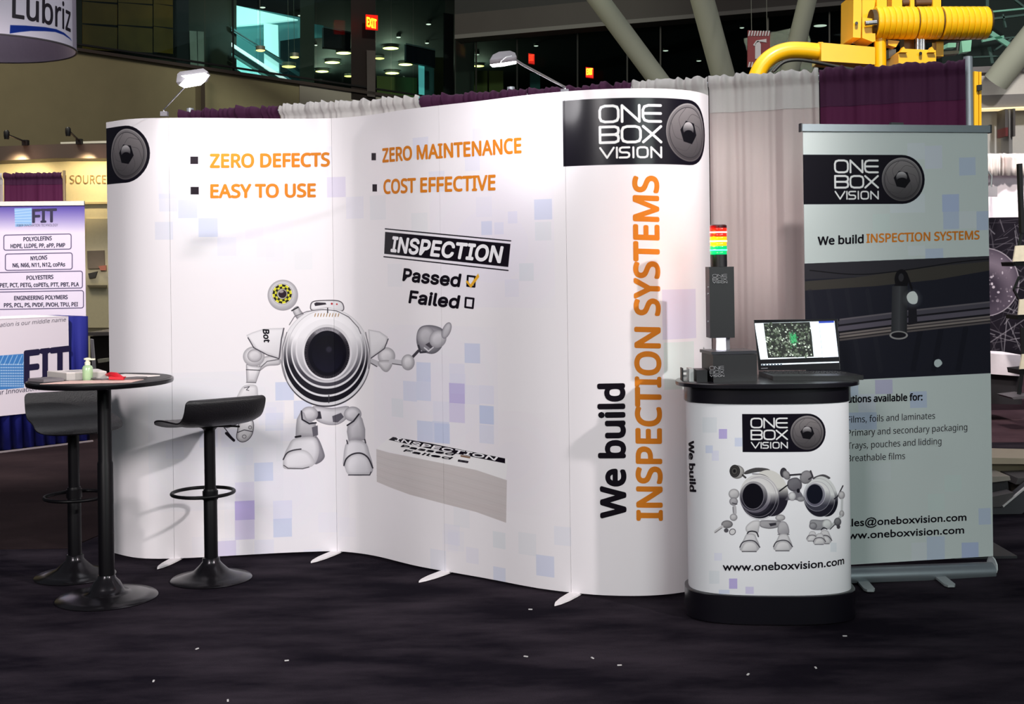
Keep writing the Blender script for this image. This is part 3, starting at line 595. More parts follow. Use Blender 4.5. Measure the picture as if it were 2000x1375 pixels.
# arms
R.poly([(220, 490), (300, 478), (312, 520), (250, 528), (215, 548)], (205, 201, 205), dark=DK, rim=12, smooth=True)
R.stroke([(212, 540), (250, 505), (305, 496)], 3.5, (80, 76, 82))
R.poly([(150, 520), (222, 532), (196, 606), (152, 606)], LT, dark=(120, 116, 122), rim=16, line=(110, 106, 112), lw=2)
R.ell(186, 482, 52, 48, LT, dark=(100, 96, 102), rim=26); R.ell(190, 478, 34, 30, (210, 206, 210), dark=(110, 106, 112), rim=14, line=(130, 126, 132), lw=2)
R.stroke([(150, 545), (216, 548)], 4, (70, 66, 72)); R.stroke([(150, 606), (196, 608)], 3, (90, 86, 92))
R.poly([(150, 380), (180, 366), (235, 348), (328, 345), (334, 400), (312, 492), (262, 474), (200, 450)], LT, dark=(160, 156, 162), rim=12)
R.stroke([(158, 392), (186, 440), (250, 474), (306, 492)], 5, (70, 66, 74)); R.stroke([(330, 347), (318, 400), (308, 488)], 6, (80, 74, 82))
R.poly([(140, 622), (196, 620), (206, 660), (200, 685), (112, 684), (112, 660)], LT, dark=(140, 136, 142), rim=18, smooth=True); R.stroke([(140, 632), (165, 626), (150, 642), (162, 645)], 3, (50, 46, 54))
R.poly([(25, 790), (110, 785), (120, 800), (60, 825), (35, 812)], (110, 106, 114), smooth=True, dark=(40, 38, 44), rim=8)
R.stroke([(20, 792), (92, 884)], 4, (30, 26, 34)); R.stroke([(54, 850), (90, 884)], 13, (26, 22, 30))
R.poly([(118, 800), (165, 782), (184, 800), (180, 850), (158, 882), (128, 892), (104, 874), (108, 835)], LT, smooth=True, dark=(90, 86, 92), rim=14, line=(60, 56, 64), lw=3); R.stroke([(108, 846), (140, 834), (178, 842)], 4, (60, 56, 64)); R.ell(140, 866, 9, 8, (200, 196, 200), line=(100, 96, 102), lw=3); R.ell(168, 822, 7, 8, (200, 196, 200), line=(100, 96, 102), lw=3)
R.stroke([(745, 500), (790, 520), (842, 506)], 22, (186, 182, 188)); R.stroke([(748, 514), (776, 530)], 5, (90, 86, 92))
R.ell(822, 480, 42, 42, LT, dark=(100, 96, 104), rim=22)
R.poly([(782, 506), (838, 500), (850, 520), (834, 550), (816, 556), (796, 540)], (214, 210, 214), smooth=True, dark=(100, 96, 102), rim=16); R.stroke([(846, 506), (902, 514)], 26, (196, 192, 198)); R.stroke([(850, 516), (900, 524)], 4, (90, 86, 92))
R.stroke([(944, 488), (975, 455)], 13, (64, 60, 68)); R.ell(925, 510, 32, 38, LT, dark=(90, 86, 94), rim=20)
R.poly([(735, 352), (790, 362), (828, 388), (826, 420), (790, 462), (742, 492)], LT, dark=(150, 146, 152), rim=12); R.stroke([(830, 398), (812, 444), (748, 490)], 5, (70, 66, 74))
R.poly([(968, 372), (990, 338), (1040, 332), (1090, 350), (1100, 390), (1085, 440), (1050, 468), (1005, 462), (970, 430)], (150, 146, 154), smooth=True, dark=(56, 54, 62), rim=20)
R.ell(1012, 385, 44, 48, (190, 186, 192), dark=(96, 92, 100), rim=24); R.stroke([(975, 430), (985, 462), (1010, 460)], 10, (60, 58, 66))
R.poly([(1008, 425), (1030, 412), (1052, 430), (1040, 448)], (70, 66, 74)); R.stroke([(1004, 440), (1024, 456), (1048, 436)], 6, (214, 210, 216))
R.ell(1068, 398, 44, 40, (206, 202, 208), rot=-55, dark=(100, 96, 104), rim=22); R.ell(1110, 357, 40, 19, (196, 192, 198), rot=-68, dark=(104, 100, 108), rim=12, line=(120, 116, 124), lw=2)
# body rings
BX = 531
R.ell(BX, 486, 216, 238, (60, 57, 64), top=(196, 192, 196), grad=(.35, .9)); R.ell(BX, 484, 212, 233, (206, 203, 208), top=(224, 220, 224)); R.ell(BX, 478, 203, 224, (24, 22, 30), top=(222, 218, 222), grad=(.25, .62))
R.ell(BX+2, 466, 192, 209, (214, 211, 216), top=(226, 222, 226)); R.ell(BX+2, 462, 187, 203, (30, 28, 36), top=(228, 224, 228), grad=(.3, .66), line=(150, 146, 152), lw=1.5)
R.ell(BX+5, 455, 172, 181, (206, 203, 208), top=(232, 228, 232)); R.ell(BX+5, 451, 166, 174, (64, 61, 70), top=(232, 228, 232), grad=(.34, .82))
R.ell(BX+5, 452, 150, 156, (192, 188, 194), top=(236, 232, 236)); R.ell(BX+5, 449, 143, 149, (148, 145, 152), top=(226, 222, 226), grad=(.3, .9))
R.ell(BX+7, 462, 119, 134, (214, 210, 216), top=(206, 202, 206)); R.ell(BX+6, 464, 109, 123, (34, 31, 38), top=(120, 116, 122), grad=(0, .35)); R.ell(BX+7, 366, 60, 20, (176, 172, 178), .6, soft=16)
R.ell(BX+7, 466, 92, 108, (13, 12, 22)); R.ell(BX+9, 470, 74, 88, (20, 19, 34), top=(12, 11, 18)); R.ell(546, 448, 14, 14, (44, 42, 54), .8, soft=8)
for i in range(70):
    a = math.radians(i*360/70); ra = 101
    if i % 5: R.stroke([(BX+7+ra*math.cos(a), 465+ra*1.13*math.sin(a)), (BX+7+(ra+5)*math.cos(a), 465+(ra+5)*1.13*math.sin(a))], 2.2, (92, 88, 96), .7)
R.stroke([(BX-200+25, 330), (BX-150, 290), (BX-90, 266), (BX-20, 256), (BX+50, 262), (BX+110, 292), (BX+155, 342), (BX+168, 372)], 3.5, (90, 86, 92)); R.stroke([(540, 250), (540, 272)], 5, (50, 46, 52))
for x in range(478, 602, 14): R.stroke([(x+4, 276), (x, 290)], 3.4, (150, 110, 60))
R.stroke([(546, 668), (546, 704)], 4, (60, 58, 64)); R.stroke([(344, 366), (324, 440), (322, 520), (345, 600)], 4, (110, 106, 112)); R.stroke([(722, 366), (740, 450), (736, 540)], 4, (110, 106, 112))
# pelvis and legs
R.poly([(470, 722), (560, 730), (640, 722), (636, 770), (600, 802), (558, 810), (510, 800), (480, 776)], (206, 202, 208), dark=(110, 106, 114), rim=20, smooth=True, line=(120, 116, 124), lw=2)
R.poly([(468, 745), (505, 745), (512, 780), (484, 782)], (52, 49, 58)); R.poly([(562, 768), (604, 752), (618, 772), (588, 798), (566, 796)], (84, 80, 90))
for sx, cx_ in ((1, 452), (-1, 660)):
    R.ell(cx_, 758, 42, 36, (208, 204, 210), dark=(92, 88, 96), rim=20)
R.poly([(392, 782), (412, 744), (428, 752), (440, 786), (482, 800), (490, 862), (478, 872), (386, 866), (388, 820)], (200, 196, 202), dark=(104, 100, 108), rim=24); R.stroke([(414, 744), (418, 784), (452, 804), (484, 800)], 7, (40, 37, 46)); R.poly([(464, 822), (492, 812), (494, 858), (470, 866)], (96, 92, 102))
R.poly([(632, 842), (636, 812), (690, 758), (706, 780), (720, 830), (720, 884), (640, 888)], (200, 196, 202), dark=(104, 100, 108), rim=24); R.stroke([(634, 812), (664, 792), (690, 758)], 7, (40, 37, 46))
R.poly([(478, 872), (498, 880), (522, 940), (524, 968), (500, 992), (474, 988)], (150, 146, 154), dark=(70, 66, 76), rim=14, smooth=True)
R.poly([(372, 880), (420, 868), (482, 872), (500, 930), (486, 986), (462, 1006), (400, 1020), (334, 1020), (326, 992), (334, 948), (350, 914)], (224, 220, 226), smooth=True, dark=(130, 126, 134), rim=22)
R.poly([(330, 1000), (330, 966), (360, 938), (412, 928), (452, 944), (476, 986), (462, 1010), (406, 1022), (340, 1020)], (226, 222, 228), smooth=True, dark=(150, 146, 152), rim=20); R.stroke(catmull([(327, 976), (344, 946), (372, 932), (412, 926)], 5), 6, (56, 52, 60)); R.stroke([(330, 1004), (350, 1018), (420, 1020), (450, 1012)], 5, (90, 86, 92)); R.stroke([(386, 868), (410, 864)], 9, (30, 27, 34))
R.poly([(634, 890), (716, 890), (742, 950), (758, 1014), (740, 1046), (650, 1050), (620, 1008), (614, 982)], (222, 218, 224), smooth=True, dark=(120, 116, 124), rim=22)
R.poly([(624, 1010), (640, 964), (686, 944), (730, 962), (748, 1010), (738, 1048), (646, 1050)], (226, 222, 228), smooth=True, dark=(150, 146, 152), rim=20); R.stroke(catmull([(618, 1004), (630, 972), (660, 950), (700, 946), (734, 968), (756, 1016)], 5), 7, (52, 48, 56)); R.stroke([(640, 1050), (742, 1050), (748, 1036)], 5, (60, 56, 64)); R.stroke([(632, 884), (636, 900)], 6, (60, 56, 64)); R.stroke([(718, 880), (722, 896)], 6, (60, 56, 64))
# painted stack of cards
D.poly([(736, 876), (762, 853), (860, 868), (992, 896), (988, 936), (860, 904)], (232, 228, 230))
D.poly([(735, 877), (760, 884), (860, 904), (930, 918), (990, 938), (988.5, 1021), (930, 1000), (860, 982), (800, 966), (762, 952), (736, 941)], (194, 184, 184), top=(198, 190, 190))
for i in range(9):
    f = (i+1)/10; D.stroke([(735+.3, 877+64*f), (762, 885+67*f), (860, 904+78*f), (989, 938+83*f)], .9, (176, 166, 166) if i % 2 else (208, 200, 200), .35)
D.poly([(767.5, 853.5), (840, 866), (908, 880), (986.5, 895.5), (986.5, 905), (905, 888.5), (838, 876), (759, 859)], BK)
D.stroke([(896, 898.5), (914, 901.5), (913, 903.5), (895, 900.6), (896, 898.5)], 2, BK); D.stroke([(901, 890.5), (917, 893.5)], 3.5, (130, 100, 80))
pm = cv.material('display_print', .42, .4)
dw = thing('display_wall', 'tall S-curved white pop-up display wall printed with a robot and orange slogans', 'display wall', (-.3, 5.8, 0))
seams = [0]+[float(DW.hit(x, 600)[0]) for x in (334, 652, 862, 1108)]+[DW.L]
for i, (a, b) in enumerate(zip(seams, seams[1:])): DW.sheet('graphic_panel', pm, dw, a, b, .004, 36 if i else 24, gap=.0006)
blackp = mat('frame_black', (24, 24, 26), .5); pad_m = mat('foot_white', (236, 230, 232), .4)
alu = mat('brushed_aluminium', (176, 178, 182), .35, .8, var=.1, scale=60)
for i, q in enumerate(seams):
    q_ = min(max(q, .01), DW.L-.01); a = DW.at(q_, 0, -.022)
    MB().box((a.x, a.y, 1.1), (.022, .022, 2.17)).build('frame_post', alu, dw)
for z in (.04, 1.1, 2.19):
    MB().tube([DW.at(q, z, -.03) for q in np.linspace(.02, DW.L-.02, 60)], .009, 6).build('frame_rail', alu, dw, 40)
for (tx, ty), (rx, ry) in zip([(307, 1112), (607, 1100), (818, 1138), (1083, 1184)], [(338, 1096), (648, 1083), (864, 1121), (1120, 1163)]):
    a = PZ(tx, ty, .004); b = PZ(rx, ry, .004); d = (b-a); L = d.length; d.normalize(); n = Vector((-d.y, d.x, 0))
    d2 = d*(L+.10); pts = []
    for u, w_ in ((0, 0), (.12, .5), (.35, .9), (.6, 1), (.85, .95), (1, .8)): pts.append((u, w_))
    ring = [a+d2*u-n*.026*w_ for u, w_ in pts]+[a+d2*u+n*.026*w_ for u, w_ in reversed(pts[1:])]
    MB().prism(ring, (0, 0, .008)).build('foot', pad_m, dw)
INK = mat('print_black', (18, 13, 22), .5, spec=.06); OR = mat('print_orange', (208, 122, 34), .55, spec=.1); WH = mat('print_white', (236, 232, 236), .5)
PN = [c for c in dw.children if c.name.startswith('graphic_panel')]
def T(s_, p0, *a, **k):
    q = DW.hit(*p0)[0]; i = max(0, min(4, int(np.searchsorted(seams, q))-1)); return lettering(DW, PN[i], s_, p0, *a, **k)
T('ZERO DEFECTS', (411, 327), (643, 324), (0, -25.5), OR, bold=.055); T('EASY TO USE', (412, 386), (615.5, 384), (0, -25), OR, bold=.055)
T('ZERO MAINTENANCE', (748, 316.5), (1018, 298), (-.5, -25.5), OR, bold=.05); T('COST EFFECTIVE', (750, 378), (967, 370.5), (0, -26), OR, bold=.05)
T('INSPECTION', (764, 490.5), (977, 512.4), (4.2, -27.5), WH, font='grot', bold=.06)
T('Passed', (787, 547.5), (897, 559.5), (3, -22.5), INK, font='grot', bold=.065); T('Failed', (799, 590.8), (894.5, 601.5), (3.5, -22.5), INK, font='grot', bold=.065)
T('We build', (1221, 1010), (1218, 751), (-46, 0), INK, bold=.06); T('INSPECTION SYSTEMS', (1292.3, 1015), (1284.5, 346), (-47, -.2), OR, bold=.05)
T('Bot', (513.5, 643.5), (516, 668), (11.5, .5), INK, bold=.06)
T('INSPECTION', (771.5, 860.2), (967, 899), (4.2, -5.4), WH, font='grot', bold=.05); T('Passed', (783, 872.3), (884, 889.3), (5, -3.5), INK, font='grot', bold=.05); T('Failed', (788, 881.3), (879, 897), (5, -3.5), INK, font='grot', bold=.05)
# arm lamps on the display wall
ledm = mat('lamp_face', (255, 255, 255), .4, emit=5.0, var=.001); shell = mat('lamp_shell', (112, 110, 116), .45, .2)
def armlamp(base, d0, head, d1, wpx, label, pts_face, pts_shell, tgt, power, spot, lp_, ra=.0055):
    b = P(*base, d0); hd = P(*head, d1); t = thing('arm_lamp', label, 'lamp', b, 'arm lamps clipped on top of the display wall')
    MB().box((b.x, b.y+.01, b.z), (.034, .03, .022)).build('clamp', shell, t)
    MB().tube([b, b+Vector((0, 0, .02)), hd+(b-hd)*.12, hd], ra, 8).build('arm', alu, t, 40)
    MB().prism([P(x, y, d1) for x, y in pts_shell], (0, -.05, .01)).build('shade', shell, t, 30)
    MB().prism([P(x, y, d1-.055) for x, y in pts_face], (0, -.012, 0)).build('lamp_face', ledm, t)
    if wpx: MB().tube([P(x, y, d1-.052) for x, y in wpx], .0022, 6).build('shade_rib', alu, t)
    l = light('display_spot', 'SPOT', hd+Vector((0, -.03, -.10)), tgt, power, .10, (1, .965, .99), spot, .9); l.location = P(*lp_, d1)+Vector((0, .14, -.04))
    return t
tl = DW.at(DW.hit(430, 310)[0], 1.88); tr = DW.at(DW.hit(1045, 260)[0], 1.98)
armlamp((320, 222), 6.12, (362, 168), 5.72, 0, 'white glowing arm lamp over the left end of the display wall', [(351, 167), (364, 154), (355, 149), (401, 142.6), (409.5, 147), (400, 160), (392, 166.5), (360, 172)], [(350, 168), (352, 152), (357, 147.5), (402, 141), (411, 147), (404, 160)], (tl.x, tl.y, tl.z), 15, 105, (384, 158), .0032)
armlamp((1103, 179), 5.42, (1008, 118), 4.95, [(976, 129), (979, 119), (989, 111), (1000, 109)], 'grey arm lamp with a domed head over the right part of the display wall', [(957, 127), (1008, 120), (1008.5, 124.5), (984, 129.5), (962, 131.5)], [(957, 126), (963, 116), (975, 110), (996, 108), (1006, 112), (1009, 120)], (tr.x, tr.y, tr.z), 16, 100, (978, 126), .0055)
# ================================================================= roll-up banner stand
a = P(1574, 690, 5.50); b = P(1934.5, 690, 5.66)
RW = Wall([(a.x, a.y), (b.x, b.y)], .085, 2.045)
cr = Canvas(RW, 720, (200, 208, 207)); D = cr.px()
for x0, y0, x1, y1, c, al in [(1772, 280, 1806, 312, GRY, .8), (1806, 285, 1840, 330, PALE, .4), (1873, 308, 1905, 343, BLU, .45), (1840, 380, 1873, 414, BLU, .7), (1842, 414, 1873, 448, BLU, .5), (1907, 413, 1930, 450, BLU, .5), (1873, 413, 1907, 447, GRY, .6), (1738, 380, 1806, 416, GRY, .7), (1704, 418, 1738, 452, (196, 212, 208), .6), (1807, 486, 1842, 513, BLU, .45), (1773, 480, 1807, 500, GRY, .5),
  (1709, 742, 1743, 770, PURP, .35), (1777, 765, 1810, 797, BLU, .5), (1655, 742, 1676, 775, BLU, .4), (1650, 806, 1712, 840, BLU, .5), (1676, 770, 1710, 806, PALE, .4), (1845, 928, 1878, 960, (196, 212, 208), .5), (1812, 965, 1845, 998, (196, 212, 208), .6), (1878, 1060, 1911, 1100, BLU, .7), (1911, 993, 1935, 1025, BLU, .45), (1810, 1048, 1845, 1098, BLU, .4), (1780, 1060, 1810, 1100, GRY, .6), (1700, 905, 1740, 940, GRY, .3)]:
    D.poly([(x0, y0), (x1, y0-1), (x1+.5, y1-1), (x0+.5, y1)], c, al)
q0 = -.01; zt = RW.hit(1700, 302.5)[1]; zb = RW.hit(1700, 398.5)[1]; q1 = RW.hit(1806, 348)[0]; badge(cr, RW, q0, q1, zt, zb)
R = cr.px(1550, 230, 2.5)
R.poly([(40, 713), (960, 675), (965, 1247), (40, 1292)], (34, 34, 44))
R.poly([(40, 713), (960, 675), (960, 705), (500, 770), (40, 790)], (50, 48, 54)); R.poly([(40, 800), (300, 780), (700, 725), (960, 700), (960, 745), (700, 790), (400, 822), (40, 845)], (64, 60, 56)); R.stroke(catmull([(80, 745), (300, 765), (500, 750), (800, 705), (955, 690)], 6), 5, (24, 22, 26))
for x in (80, 170, 260, 360): R.stroke([(x, 845), (x+66, 1235)], 22, (44, 42, 50), .45)
for x in (620, 720, 840): R.stroke([(x, 1030), (x-36, 1228)], 26, (26, 26, 34), .6)
for i, (c, w_) in enumerate((((104, 98, 104), 8), ((78, 74, 84), 20), ((30, 28, 34), 9), ((92, 86, 98), 24), ((28, 26, 32), 9), ((124, 114, 112), 9), ((60, 54, 58), 5), ((130, 120, 116), 10), ((40, 36, 40), 5), ((96, 88, 88), 8))):
    y = 982+sum((8, 20, 9, 24, 9, 9, 5, 10, 5, 8)[:i])+w_/2; R.stroke([(228, y), (560, y-42), (960, y-86)], w_+1.2, c)
R.poly([(560, 925), (600, 920), (604, 1005), (560, 1012)], (34, 32, 38))
R.ell(527, 790, 34, 50, (20, 18, 22)); R.ell(525, 780, 13, 20, (52, 50, 54)); R.stroke([(550, 760), (576, 830), (580, 862)], 10, (20, 18, 22)); R.stroke([(505, 810), (496, 830)], 16, (22, 20, 24))
for k in range(9):
    c = (52+k*5, 52+k*5, 56+k*5) if k < 5 else (92-k*6, 92-k*6, 96-k*6); x = 481+k*8.4; R.poly([(x, 822), (x+9, 821), (x+5, 1066), (x-5, 1066)], c)
R.ell(513, 1062, 45, 21, (150, 146, 146)); R.ell(513, 1061, 36, 14, (30, 28, 34))
R.poly([(552, 872), (566, 852), (590, 848), (606, 872), (602, 904), (580, 910), (560, 898)], (226, 230, 228), smooth=True); R.ell(580, 884, 38, 38, (180, 184, 186), .25, soft=30)
R.poly([(686, 1196), (694, 1182), (714, 1180), (726, 1200), (706, 1218), (690, 1212)], (190, 200, 202), smooth=True)
rm = cr.material('rollup_print', .5, .12)
ru = thing('rollup_banner', 'grey white roll-up banner stand with a dark photo of a ceiling camera', 'banner stand', ((a.x+b.x)/2, (a.y+b.y)/2+.02, 0))
bsh = RW.sheet('banner_sheet', rm, ru, 0, None, .003, 2)
tr_ = (b-a).normalized(); nr = Vector((tr_.y, -tr_.x, 0))
A0 = Vector((a.x, a.y, 0)); B0 = Vector((b.x, b.y, 0)); silver = mat('satin_silver', (150, 158, 164), .35, .7, var=.05)
MB().bar(A0+Vector((0, 0, 2.052))-tr_*.008, B0+Vector((0, 0, 2.052))+tr_*.008, .022, .032).build('top_rail', silver, ru)
for e, s_ in ((A0, -1), (B0, 1)): MB().bar(e+tr_*s_*.008+Vector((0, 0, 2.052)), e+tr_*s_*.014+Vector((0, 0, 2.052)), .028, .038).build('end_cap', mat('dark_cap', (50, 52, 56), .4), ru)
cmid = (A0+B0)/2; MB().bar(cmid-tr_*.03+Vector((0, .0, 2.073)), cmid+tr_*.03+Vector((0, 0, 2.073)), .02, .01).build('pole_clip', MATS['dark_cap'], ru)
prof = [(-.028, .014), (-.036, .03), (-.034, .052), (-.018, .072), (.0, .080), (.03, .075), (.042, .05), (.036, .014)]
MB().prism([A0-nr*u*-1*-1+Vector((0, 0, z)) if False else A0+nr*(-u)+Vector((0, 0, z)) for u, z in prof], tr_*((B0-A0).length-.006)).build('cassette', silver, ru, 35)
for e, s_ in ((A0, -1), (B0, 1)): MB().prism([e+nr*(-u)*1.04+Vector((0, 0, z*1.03))-tr_*s_*.006 for u, z in prof], tr_*s_*.006).build('end_cap', MATS['dark_cap'] if s_ < 0 else mat('light_cap', (200, 206, 208), .4), ru)
MB().tube([cmid-nr*.03+Vector((0, 0, .09)), cmid-nr*.03+Vector((0, 0, 2.05))], .008, 8).build('support_pole', alu, ru, 40)
for fx, fy, gx, gy in ((1700, 1156, 1682, 1135), (1858, 1147, 1832, 1126)):
    p = PZ(fx, fy, .006); g = PZ(gx, gy, .006); d = (g-p).normalized(); n = Vector((-d.y, d.x, 0))*.024
    MB().prism([p+n*.6, p+d*.02+n, g+d*.1+n, g+d*.1-n, p+d*.02-n, p-n*.6], (0, 0, .01)).build('foot', mat('foot_gray', (150, 156, 158), .5), ru)
T = lambda *a_, **k_: lettering(RW, bsh, *a_, **k_)
OR2 = OR
T('We build', (1597.5, 478.5), (1686, 474.5), (0, -15.5), INK, bold=.05); T('INSPECTION SYSTEMS', (1692.5, 474), (1912.5, 467), (0, -16.5), OR2, bold=.04)
T('solutions available for:', (1633, 787), (1801, 781.5), (0, -13), INK, bold=.05)
for s_, x1, y0, y1 in (('Films, foils and laminates', 1826, 826, 818), ('Primary and secondary packaging', 1889, 852, 840), ('Trays, pouches and lidding', 1838.5, 877, 867.5), ('Breathable films', 1767.5, 901.5, 896.5)): T(s_, (1655, y0), (x1, y1), (0, -12.5), INK)
T('sales@oneboxvision.com', (1643, 1029), (1887, 1016.5), (0, -14.5), INK, font='geo', bold=.03, spacing=1.0); T('www.oneboxvision.com', (1638, 1054), (1882.5, 1041.5), (0, -14.5), INK, font='geo', bold=.03)
# ================================================================= oval counter
cc = P(1494, 760, 5.09); cxx, cyy = cc.x+.005, 5.09; rot = math.radians(-4)
def oval(hw, hd, n=96, p=2.7):
    o = []
    for k in range(n):
        t = -math.pi/2+2*math.pi*k/n; c_, s_ = math.cos(t), math.sin(t)
        x = hw*np.sign(c_)*abs(c_)**(2/p); y = hd*np.sign(s_)*abs(s_)**(2/p)
        o.append((cxx+x*math.cos(rot)-y*math.sin(rot), cyy+x*math.sin(rot)+y*math.cos(rot)))
    return o
ct = thing('promo_counter', 'oval white promotional counter with black top and base, robots printed on it', 'counter', (cxx, cyy, 0))
blkp = mat('counter_black', (15, 13, 20), .28, coat=.3); 
def ring(hw, hd, z0, z1, name, m_, p=2.7, chamfer=0):
    pts = oval(hw, hd, p=p); mb = MB()
    if chamfer:
        L = [(0.94, z0), (1, z0+chamfer), (1, z1-chamfer*.6), (.985, z1)]; n = len(pts); vs = []
        for sc_, z in L: vs += [(cxx+(x-cxx)*sc_, cyy+(y-cyy)*sc_, z) for x, y in pts]
        fs = [(i*n+k_, i*n+(k_+1) % n, (i+1)*n+(k_+1) % n, (i+1)*n+k_) for i in range(3) for k_ in range(n)]+[tuple(reversed(range(n))), tuple(3*n+k_ for k_ in range(n))]
        return mb.add(vs, fs).build(name, m_, ct, 35)
    return mb.prism([(x, y, z0) for x, y in pts], (0, 0, z1-z0)).build(name, m_, ct, 35)
ring(.345, .19, 0, .118, 'base', blkp, chamfer=.006); ring(.315, .165, .118, .886, 'core', mat('core_gray', (120, 120, 124), .7)); ring(.338, .185, .886, .95, 'collar', blkp); ring(.372, .215, .945, .968, 'top', blkp, chamfer=.006)
pts = oval(.33, .178, 160); half = [p_ for p_ in pts]
i0 = 160-52; plan = [pts[(i0+k_) % 160] for k_ in range(0, 105)]     # the front three fifths, left to right
CW = Wall(plan, .119, .885); cc_ = Canvas(CW, 900, (226, 226, 230)); D = cc_.px()
for x0, y0, x1, y1, c, al in [(1404, 838, 1420, 857, PURP, .6), (1372, 815, 1400, 845, GRY, .5), (1378, 870, 1392, 885, BLU, .4), (1390, 880, 1404, 900, PALE, .5), (1435, 855, 1450, 872, BLU, .4), (1424, 1130, 1440, 1150, PURP, .6), (1385, 1115, 1405, 1140, GRY, .5), (1404, 1152, 1425, 1160, BLU, .4), (1456, 1146, 1472, 1160, PURP, .3), (1622, 1060, 1634, 1078, GRY, .7), (1395, 1080, 1410, 1095, PALE, .4)]: D.rect(x0, y0, x1, y1, c, al)
q0 = CW.hit(1450, 850)[0]; q1 = CW.hit(1612.5, 850)[0]; zt = CW.hit(1530, 808.5)[1]; zb = CW.hit(1530, 883)[1]; badge(cc_, CW, q0, q1, zt, zb)
R = cc_.px(1380, 880, 6.25)
def ball(x, y, rx, ry, l=(196, 194, 196), d=(70, 68, 74), rot=0, rim=24): R.ell(x, y, rx, ry, l, dark=d, rim=rim, rot=rot)
def foot(x, y, s):
    R.poly([(x-80*s, y-60*s), (x-40*s, y-130*s), (x+50*s, y-130*s), (x+90*s, y-60*s), (x+118*s, y+20*s), (x+80*s, y+70*s), (x-100*s, y+75*s), (x-125*s, y+20*s)], (205, 203, 206), smooth=True, dark=(110, 108, 114), rim=26*s)
    R.poly([(x-100*s, y+30*s), (x-60*s, y-30*s), (x+10*s, y-44*s), (x+70*s, y-20*s), (x+96*s, y+40*s), (x+76*s, y+80*s), (x-96*s, y+82*s)], (214, 212, 214), smooth=True, dark=(120, 118, 124), rim=26*s)
    R.stroke(catmull([(x-124*s, y+30*s), (x-92*s, y-26*s), (x-20*s, y-52*s), (x+60*s, y-40*s), (x+120*s, y+30*s)], 5), 12*s, (50, 48, 56)); R.stroke([(x-96*s, y+84*s), (x+78*s, y+84*s)], 9*s, (50, 48, 54))
R.poly([(470, 290), (480, 250), (600, 210), (740, 220), (770, 250), (620, 262)], (70, 68, 70), smooth=True)
R.ell(770, 520, 225, 285, (34, 32, 42), top=(206, 204, 200), rot=-12, grad=(.38, .62)); R.stroke(catmull([(560, 285), (700, 300), (800, 380), (850, 500), (830, 640)], 6), 9, (70, 68, 74))
R.ell(640, 560, 236, 270, (26, 25, 34), top=(204, 202, 202), rot=-8, grad=(.42, .68)); 
for (x, y, rx, ry) in ((650, 580, 232, 262), (635, 570, 215, 238)): R.ell(x, y, rx, ry, None, 0, line=(150, 146, 156), lw=5)
R.ell(610, 560, 205, 222, (40, 38, 48), top=(208, 206, 206), grad=(.4, .72)); R.ell(592, 560, 190, 200, (96, 92, 104), top=(210, 208, 208), grad=(.35, .8)); R.ell(575, 558, 168, 178, (46, 44, 54), top=(150, 148, 150), grad=(.2, .7), line=(130, 128, 138), lw=5)
R.ell(568, 558, 135, 160, (120, 116, 126)); R.ell(566, 556, 128, 154, (15, 14, 22))
ball(372, 262, 88, 82, (176, 174, 172), (48, 46, 48)); R.ell(345, 250, 60, 72, (60, 58, 58), line=(28, 26, 28), lw=8); R.ell(342, 250, 40, 46, (74, 72, 70), line=(30, 28, 30), lw=7); R.ell(340, 250, 17, 20, (24, 22, 26)); R.stroke([(440, 300), (475, 330)], 22, (60, 58, 60))
ball(335, 530, 66, 62); ball(330, 622, 52, 50, (170, 168, 172)); R.stroke([(340, 690), (345, 760)], 46, (176, 174, 178)); R.stroke([(322, 690), (326, 760)], 8, (80, 78, 84)); ball(330, 815, 46, 44); R.stroke([(316, 640), (370, 655)], 10, (56, 54, 60))
ball(250, 900, 70, 48, (150, 148, 150), (44, 42, 48)); R.stroke([(190, 930), (110, 990)], 34, (196, 194, 196)); R.stroke([(185, 945), (100, 1005)], 6, (70, 68, 74)); R.ell(316, 992, 38, 34, (206, 204, 206), rot=-40, line=(70, 68, 74), lw=8); R.ell(240, 975, 28, 26, (80, 78, 84))
R.poly([(650, 870), (700, 850), (900, 860), (930, 900), (860, 940), (760, 955), (660, 930)], (160, 158, 162), smooth=True, dark=(50, 48, 56), rim=20); R.poly([(760, 890), (850, 880), (850, 910), (780, 925)], (50, 48, 56))
R.poly([(480, 930), (560, 860), (650, 860), (640, 960), (620, 1010), (500, 1000)], (208, 206, 208), smooth=True, dark=(120, 118, 124), rim=24); R.ell(560, 1030, 50, 46, (206, 204, 206)); R.stroke(catmull([(490, 1040), (510, 995), (560, 985), (610, 1000), (632, 1050)], 5), 16, (46, 44, 50)); foot(530, 1150, 1.0)
R.poly([(870, 930), (900, 870), (960, 870), (1000, 930), (1000, 1020), (880, 1020)], (176, 174, 178), smooth=True, dark=(84, 82, 90), rim=20); R.stroke([(870, 1024), (1008, 1024)], 8, (46, 44, 50)); foot(935, 1145, .95); ball(900, 820, 60, 40, (190, 188, 190))
